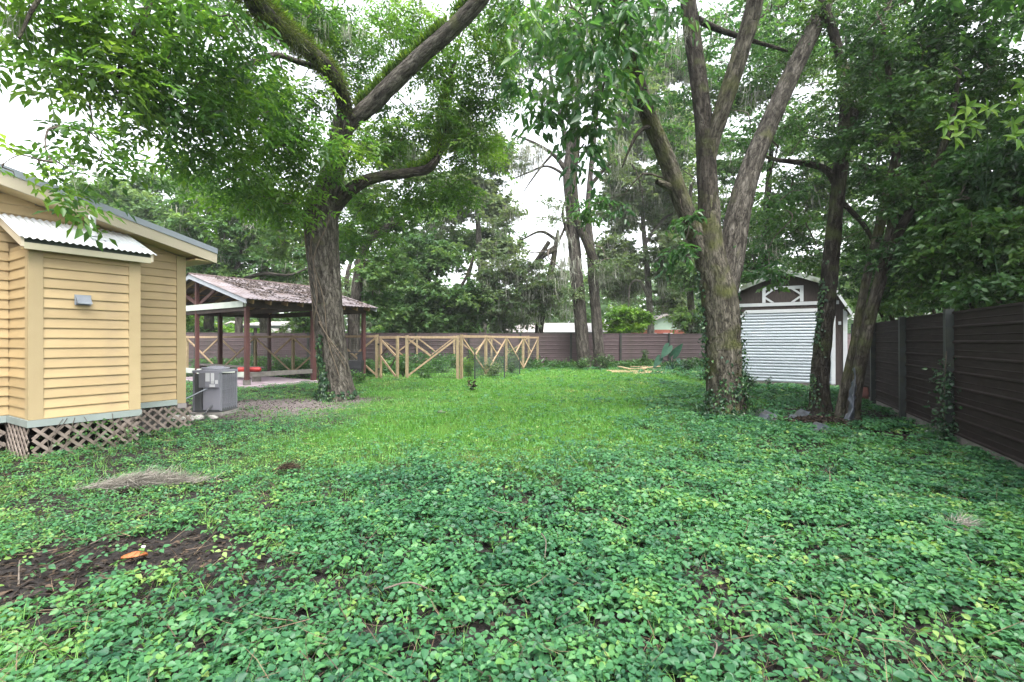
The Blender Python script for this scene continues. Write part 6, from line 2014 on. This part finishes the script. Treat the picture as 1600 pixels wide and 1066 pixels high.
# trees filling the side beyond the shed and over the neighbour's yard
far_tree('green_tree', 'tall green tree behind the barn-roofed shed', 1200, 24,
         [(1200, 580, 24, .4), (1200, 500, 24, .34), (1195, 400, 24, .28), (1200, 300, 24, .2), (1210, 180, 24, .12)],
         [(1200, 380, 24, 1.8, 1.8, 1.5, 36), (1260, 330, 23, 2.0, 1.8, 1.8, 42), (1230, 230, 23, 2.0, 1.8, 1.6, 36), (1320, 280, 22, 2.0, 1.8, 1.8, 40), (1150, 130, 23, 1.8, 1.8, 1.6, 28), (1240, 110, 22, 2.0, 1.8, 1.6, 34), (1180, 20, 22, 2.2, 2, 1.4, 26), (1300, 420, 22, 1.5, 1.5, .9, 24), (1160, 420, 24, 1.0, 1.2, .9, 16)], 'far', 'bark_dark', .17, 4, 'trees behind the shed', spread=.85)
far_tree('green_tree', 'dark tree rising behind the side fence past the climbers', 1430, 18,
         [(1430, 590, 18, .34), (1432, 500, 18, .3), (1440, 400, 18, .25), (1445, 280, 18, .18), (1450, 150, 18, .1)],
         [(1400, 380, 17.5, 1.4, 1.5, 1.2, 34), (1470, 330, 17, 1.6, 1.5, 1.4, 40), (1420, 240, 17, 1.6, 1.5, 1.4, 36), (1500, 230, 16, 1.4, 1.5, 1.3, 36), (1380, 130, 17, 1.6, 1.5, 1.2, 30), (1450, 100, 16.5, 1.6, 1.5, 1.2, 32), (1400, 460, 17.5, 1.4, 1.3, .7, 26), (1520, 420, 15, 1.4, 1.3, 1.1, 36), (1370, 20, 16, 1.8, 1.6, 1.0, 24)], 'dark', 'bark_dark', .15, 0, 'trees behind the shed', spread=.75)
far_tree('green_tree', 'dark evergreen at the edge of the picture behind the side fence'.replace('at the edge of the picture ', 'closest to the camera '), 1640, 11,
         [(1640, 640, 11, .25), (1640, 500, 11, .22), (1635, 350, 11, .18), (1630, 200, 11, .12)],
         [(1600, 380, 10.5, .9, 1.0, .9, 34), (1640, 280, 10.5, 1.0, 1.0, .9, 30), (1570, 460, 10.8, .8, .9, .5, 24), (1700, 200, 10, 1.2, 1.2, 1.0, 30), (1620, 200, 10.5, .7, .9, .5, 18)], 'dark', 'bark_dark', .12, 0, 'trees behind the shed', spread=.5)


def woods():
    # the far wood that closes the view all round: one mass
    L = Leaves()
    n = 30000
    a = R.uniform(-1.25, 1.25, n)
    d = R.uniform(58, 85, n)
    x, y = np.sin(a) * d, np.cos(a) * d
    hmax = 7.5 + 5.0 * fbm(a * 9, d * .05, None, 301, 3) * 1.2
    z = hmax * (R.uniform(0, 1, n) ** .8)
    p = np.stack([x, y, z], -1)
    L.add(p, rand_dir(n, -.5, .5), rand_dir(n, 0, 1), R.uniform(.8, 1.6, n), R.uniform(.4, .8, n), np.clip(fbm(x * .2, y * .2, z * .3, 77) + R.normal(0, .12, n), 0, 1))
    o = L.build('woods', M['pale'], None, 'stuff')
    tag(o, 'far green woods beyond the houses', 'woods')


woods()

# ------------------------------------------------------------------ plants on the ground
def in_view(x, y, m=1.15):
    return (np.abs(x) < (800 / F) * y * m + .6) & (y > 1.35)


def off_limits(x, y):
    """where nothing grows: inside the house, slab, trunks"""
    v = np.stack([x, y], -1) - HC1[:2]
    s, k = v @ HD[:2], v @ HN[:2]
    bad = (s > 0) & (s < BUMP_L) & (k > .05) & (k < 2) | (s > -7.4) & (s < 2.1) & (k > BUMP_K + .05) & (k < 9)
    v = np.stack([x, y], -1) - PC[:2]
    s, k = v @ PD[:2], v @ PN[:2]
    bad |= (s > -.2) & (s < 2.5) & (k > -.3) & (k < 5.6)
    for c, r in ((G(526, 623), .55), (G(1134, 650), .42), (G(1283, 643), .22), (G(1331, 660), .18)):
        bad |= np.hypot(x - c[0], y - c[1]) < r
    v = np.stack([x, y], -1) - SC0[:2]
    s, k = v @ SD[:2], v @ SNI[:2]
    bad |= (np.abs(s) < 1.8) & (k > -.05) & (k < 4.3)
    bad |= (np.abs(x + 6.14) < .40) & (np.abs(y - 9.88) < .42)
    # past the side fence
    v = np.stack([x, y], -1) - RF_0[:2]
    bad |= (v @ np.array((RF_D[1], -RF_D[0]))) > -.02
    return bad


def cover_density(x, y):
    lw = lawn_w(x, y)
    bw = bare_w(x, y)
    pat = np.clip((fbm(x * 1.7, y * 1.7, None, 12, 4) - .25) * 4.5, .30, 1)
    fine = np.clip((fbm(x * 6, y * 6, None, 14, 2) - .24) * 5, .15, 1)
    dn = pat * fine * (1 - .90 * lw) * (1 - .93 * bw)
    return dn


def make_cover():
    L = Leaves()
    def scatter(y0, y1, per_m2, smin, smax, shape, tri=True):
        wmax = (800 / F) * y1 * 1.15 + .6
        N = int(per_m2 * (y1 - y0) * 2 * wmax)
        x = R.uniform(-wmax, wmax, N); y = R.uniform(y0, y1, N)
        k = in_view(x, y) & ~off_limits(x, y)
        x, y = x[k], y[k]
        k = R.uniform(0, 1, len(x)) < cover_density(x, y)
        x, y = x[k], y[k]
        n = len(x)
        nearh = .055 + .075 * fbm(x * 1.6, y * 1.6, None, 16, 3)
        left_thin = np.clip((x + 1.2) / 1.5, -1, 0) * .02
        h = np.clip(nearh * R.uniform(.35, 1.25, n) + left_thin, .015, .2)
        # small plants on the worn side near the house, larger leaves towards the camera
        fs = (1 - .42 * np.clip((-x - .5) / 3.0, 0, 1) * np.clip((y - 2.0) / 1.6, 0, 1)) * (1 - .25 * lawn_w(x, y))
        s = R.uniform(smin, smax, n) * fs * R.choice([1, 1, 1, 1.35], n)
        tn = np.clip(.42 + (fbm(x * .8, y * .8, None, 18, 3) - .5) * .45 + (fbm(x * 7, y * 7, None, 19, 2) - .5) * .9 + R.normal(0, .16, n) + .10 * lawn_w(x, y) + .20 * np.clip((-x - .3) / 2.5, 0, 1) * np.clip((y - 2.2) / 2, 0, 1) + np.where(R.uniform(0, 1, n) < .012, .4, 0), 0, 1)
        g0 = gz(x, y)
        base = np.stack([x, y, g0 + h], -1)
        a0 = R.uniform(0, 2 * math.pi, n)
        nrm0 = unit(np.stack([R.normal(0, .30, n), R.normal(0, .30, n) - .12, np.ones(n)], -1))
        for j in range(3 if tri else 1):
            a = a0 + (j - 1) * 1.75 + R.normal(0, .15, n)
            ax = np.stack([np.cos(a), np.sin(a), R.normal(-.12, .22, n)], -1)
            nr = unit(nrm0 + R.normal(0, .22, (n, 3)))
            sz = s * (1.0 if j == 1 else .85)
            L.add(base + unit(ax) * (.006 if j != 1 else .016), ax, nr, sz, sz * R.uniform(.62, .82, n), np.clip(tn + R.normal(0, .05, n), 0, 1), shape)
        return n
    c = scatter(1.35, 2.7, 1700, .029, .048, 'ovate')
    c += scatter(2.7, 4.4, 1250, .034, .056, 'lance')
    c += scatter(4.4, 6.5, 900, .038, .062, 'rhomb')
    c += scatter(6.5, 10.0, 520, .048, .075, 'rhomb')
    c += scatter(10.0, 17.0, 190, .070, .11, 'rhomb')
    c += scatter(17.0, 27.6, 40, .10, .16, 'rhomb')
    print('cover plants', c, 'tris', L.count())
    o = L.build('ground_cover', M['cover'], None, 'stuff')
    tag(o, 'low broad-leaved green ground cover spreading over the yard', 'ground cover')


make_cover()


def make_grass():
    L = Leaves()
    def scatter(y0, y1, per_m2, h0, h1, w):
        wmax = (800 / F) * y1 * 1.1 + .5
        N = int(per_m2 * (y1 - y0) * 2 * wmax)
        x = R.uniform(-wmax, wmax, N); y = R.uniform(y0, y1, N)
        k = in_view(x, y, 1.1) & ~off_limits(x, y)
        x, y = x[k], y[k]
        lw = lawn_w(x, y)
        dn = np.clip(lw * 1.1 + .06 * (y > 4.5), 0, 1) * (1 - .9 * bare_w(x, y)) * np.clip((fbm(x * 1.7, y * 1.7, None, 24, 3) - .28) * 4, .15, 1)
        k = R.uniform(0, 1, len(x)) < dn
        x, y = x[k], y[k]
        n = len(x)
        h = R.uniform(h0, h1, n) * (.7 + .6 * fbm(x * 1.2, y * 1.2, None, 25, 2))
        base = np.stack([x, y, gz(x, y) - .005], -1)
        a = R.uniform(0, 2 * math.pi, n)
        lean = R.uniform(.15, .85, n)
        ax = np.stack([np.cos(a) * lean, np.sin(a) * lean, np.ones(n)], -1)
        nr = np.stack([np.cos(a), np.sin(a), np.full(n, .1)], -1)
        tn = np.clip(.45 + (fbm(x * .7, y * .7, None, 26, 3) - .5) * 1.2 + R.normal(0, .16, n), 0, 1)
        L.add(base, ax, nr, h, w * R.uniform(.7, 1.4, n), tn, 'blade')
        return n
    c = scatter(4.0, 8.0, 1500, .05, .10, .007)
    c += scatter(8.0, 14.0, 700, .055, .105, .011)
    c += scatter(14.0, 27.6, 230, .06, .11, .020)
    print('grass blades', c, 'tris', L.count())
    o = L.build('lawn_grass', M['grass'], None, 'stuff')
    tag(o, 'short bright green lawn grass in the middle of the yard', 'grass')


make_grass()


def make_weeds():
    L = Leaves()
    N = 15000
    y = 1.4 + R.uniform(0, 1, N) ** 1.2 * 9
    x = R.uniform(-1, 1, N) * ((800 / F) * y * 1.1 + .5)
    k = ~off_limits(x, y) & (bare_w(x, y) < .5) & (R.uniform(0, 1, N) < .25 + .75 * np.clip(fbm(x * 1.4, y * 1.4, None, 81, 3) * 4 - 1.7, 0, 1))
    x, y = x[k], y[k]
    n = len(x)
    for j in range(3):
        a = R.uniform(0, 2 * math.pi, n); ln = R.uniform(.2, 1.1, n)
        L.add(np.stack([x + R.normal(0, .012, n), y + R.normal(0, .012, n), gz(x, y)], -1), np.stack([np.cos(a) * ln, np.sin(a) * ln, np.ones(n)], -1),
              np.stack([np.cos(a), np.sin(a), np.full(n, .1)], -1), R.uniform(.06, .17, n), R.uniform(.003, .007, n), R.uniform(.1, .95, n), 'blade')
    o = L.build('wild_grass', M['grass'], None, 'stuff')
    tag(o, 'loose blades of wild grass between the ground-cover leaves', 'grass')
    # trailing stems
    L = Leaves()
    n = 9000
    y = 1.4 + R.uniform(0, 1, n) ** 1.3 * 6
    x = R.uniform(-1, 1, n) * ((800 / F) * y * 1.1 + .5)
    k = ~off_limits(x, y); x, y = x[k], y[k]; n = len(x)
    L.add(np.stack([x, y, gz(x, y) + R.uniform(.01, .10, n)], -1), rand_dir(n, -.15, .25), rand_dir(n, .3, 1), R.uniform(.08, .28, n), R.uniform(.0025, .005, n), R.uniform(0, 1, n), 'blade')
    o = L.build('trailing_stems', M['litter'], None, 'stuff')
    tag(o, 'thin brown trailing stems lying among the ground-cover leaves', 'stems')
    # tall weeds inside the pine fence and along the back fence
    T = Leaves()
    spec = [(300, 25.4, 560, 24.0, 2600, .55), (560, 21.5, 700, 22.5, 1500, .5), (590, 25.5, 720, 26.2, 1700, .75), (720, 25.5, 845, 26.6, 1300, .55), (850, 27.0, 1100, 27.6, 2600, .35), (440, 23.2, 585, 20.4, 1600, .6)]
    for x0, d0, x1, d1, n, hh in spec:
        u = R.uniform(0, 1, n)
        a, b = P(x0, HOR, d0), P(x1, HOR, d1)
        p = a + (b - a) * u[:, None]; p[:, 1] += R.normal(0, .35, n)
        hm = hh * (.35 + 1.3 * fbm(p[:, 0] * .9, p[:, 1] * .9, None, 83, 3))
        p[:, 2] = R.uniform(0, 1, n) ** 1.2 * hm
        T.add(p, rand_dir(n, -.2, .9), rand_dir(n, 0, 1), R.uniform(.12, .26, n), R.uniform(.05, .11, n), np.clip(fbm(p[:, 0], p[:, 1], p[:, 2] * 2, 85) + R.normal(0, .15, n), 0, 1))
    o = T.build('tall_weeds', M['broad'], None, 'stuff')
    tag(o, 'tall green weeds growing along the pine fence and the back fence', 'weeds')


make_weeds()


def fence_creeper():
    b = RF_0 + np.array((-.13, -.02, 0))
    t = thing('creeper', 'dark creeper climbing the post of the side fence beside the dark boards', 'plant', b)
    n = 300
    z = R.beta(1, 1.4, n) * 1.25
    p = np.stack([b[0] + R.normal(0, .07, n) - .02, b[1] + R.normal(0, .10, n), z + .02], -1)
    L = Leaves(); L.add(p, rand_dir(n, -.9, .3), rand_dir(n, 0, 1) + np.array((-.8, -.3, 0)), R.uniform(.04, .08, n), R.uniform(.03, .05, n), R.uniform(0, .8, n), 'ovate')
    L.build('foliage', M['ivy'], t)
    q = MB(); q.tube([b, b + UP * .5 + np.array((-.02, .03, 0)), b + UP * 1.35], .008, 5); q.build('stem', M['twig'], t)


fence_creeper()


def make_litter():
    L = Leaves()
    N = 60000
    y = 1.4 + R.uniform(0, 1, N) ** 1.3 * 15
    x = R.uniform(-1, 1, N) * ((800 / F) * y * 1.1 + .5)
    k = ~off_limits(x, y)
    x, y = x[k], y[k]
    dn = .10 + .9 * bare_w(x, y) - .05 * lawn_w(x, y)
    k = R.uniform(0, 1, len(x)) < dn
    x, y = x[k], y[k]
    n = len(x)
    base = np.stack([x, y, gz(x, y) + R.uniform(.002, .03, n)], -1)
    L.add(base, rand_dir(n, -.25, .25), rand_dir(n, .55, 1), R.uniform(.02, .065, n), R.uniform(.010, .028, n), R.beta(1.4, 2.4, n), 'lance')
    # deeper heap of dead leaves under the side trees
    n = 3200
    c = G(1275, 662)
    x = c[0] + R.normal(0, .75, n); y = c[1] + R.normal(0, .38, n)
    z = gz(x, y) + np.exp(-((x - c[0]) / .9) ** 2 - ((y - c[1]) / .45) ** 2) * .14 * R.uniform(.3, 1, n) + .01
    L.add(np.stack([x, y, z], -1), rand_dir(n, -.4, .4), rand_dir(n, .3, 1), R.uniform(.05, .12, n), R.uniform(.02, .055, n), R.beta(1.3, 2.4, n), 'lance')
    o = L.build('leaf_litter', M['litter'], None, 'stuff')
    tag(o, 'brown dead leaves and bark scraps scattered on the soil', 'leaf litter')


make_litter()


def lattice_weeds():
    # creeper growing through the lattice skirt
    t = thing('creeper', 'thin creeper with small leaves growing through the lattice skirt', 'plant', H(.6, -.1, 0))
    n = 420
    s = R.uniform(.0, 1.15, n); z = R.uniform(0, .5, n) ** 1.2
    keep = fbm(s * 4, z * 5, None, 63, 2) > .50
    s, z = s[keep], z[keep]; n = len(s)
    p = HC1 + HD * s[:, None] + HN * R.uniform(-.10, .05, n)[:, None] + UP * z[:, None]
    L = Leaves(); L.add(p, rand_dir(n, -.6, .4), unit(rand_dir(n, 0, 1) - HN), R.uniform(.025, .06, n), R.uniform(.02, .04, n), R.uniform(.2, 1, n), 'lance')
    L.build('foliage', M['broad'], t)
    for k in range(6):
        a = H(R.uniform(.05, 1.05), -.04, 0)
        q = MB(); q.tube([a, a + HD * R.uniform(-.1, .1) + UP * .25, a + HD * R.uniform(-.2, .2) + UP * .5], .004, 4, False); q.build('stem', M['twig'], t)


lattice_weeds()
print('objects', len(bpy.data.objects), 'tris', sum(len(o.data.polygons) for o in bpy.data.objects if o.type == 'MESH'))


def haze():
    m, nt, out = new_mat('haze_air')
    v = nt.nodes.new('ShaderNodeVolumePrincipled')
    v.inputs['Color'].default_value = (.92, .95, .97, 1)
    v.inputs['Density'].default_value = .0007
    v.inputs['Anisotropy'].default_value = .25
    nt.links.new(v.outputs[0], out.inputs['Volume'])
    mb = MB(); mb.box((0, 150, 11), 530, 550, 24)
    o = mb.build('haze', m)
    tag(o, None, None, None, 'stuff')


haze()
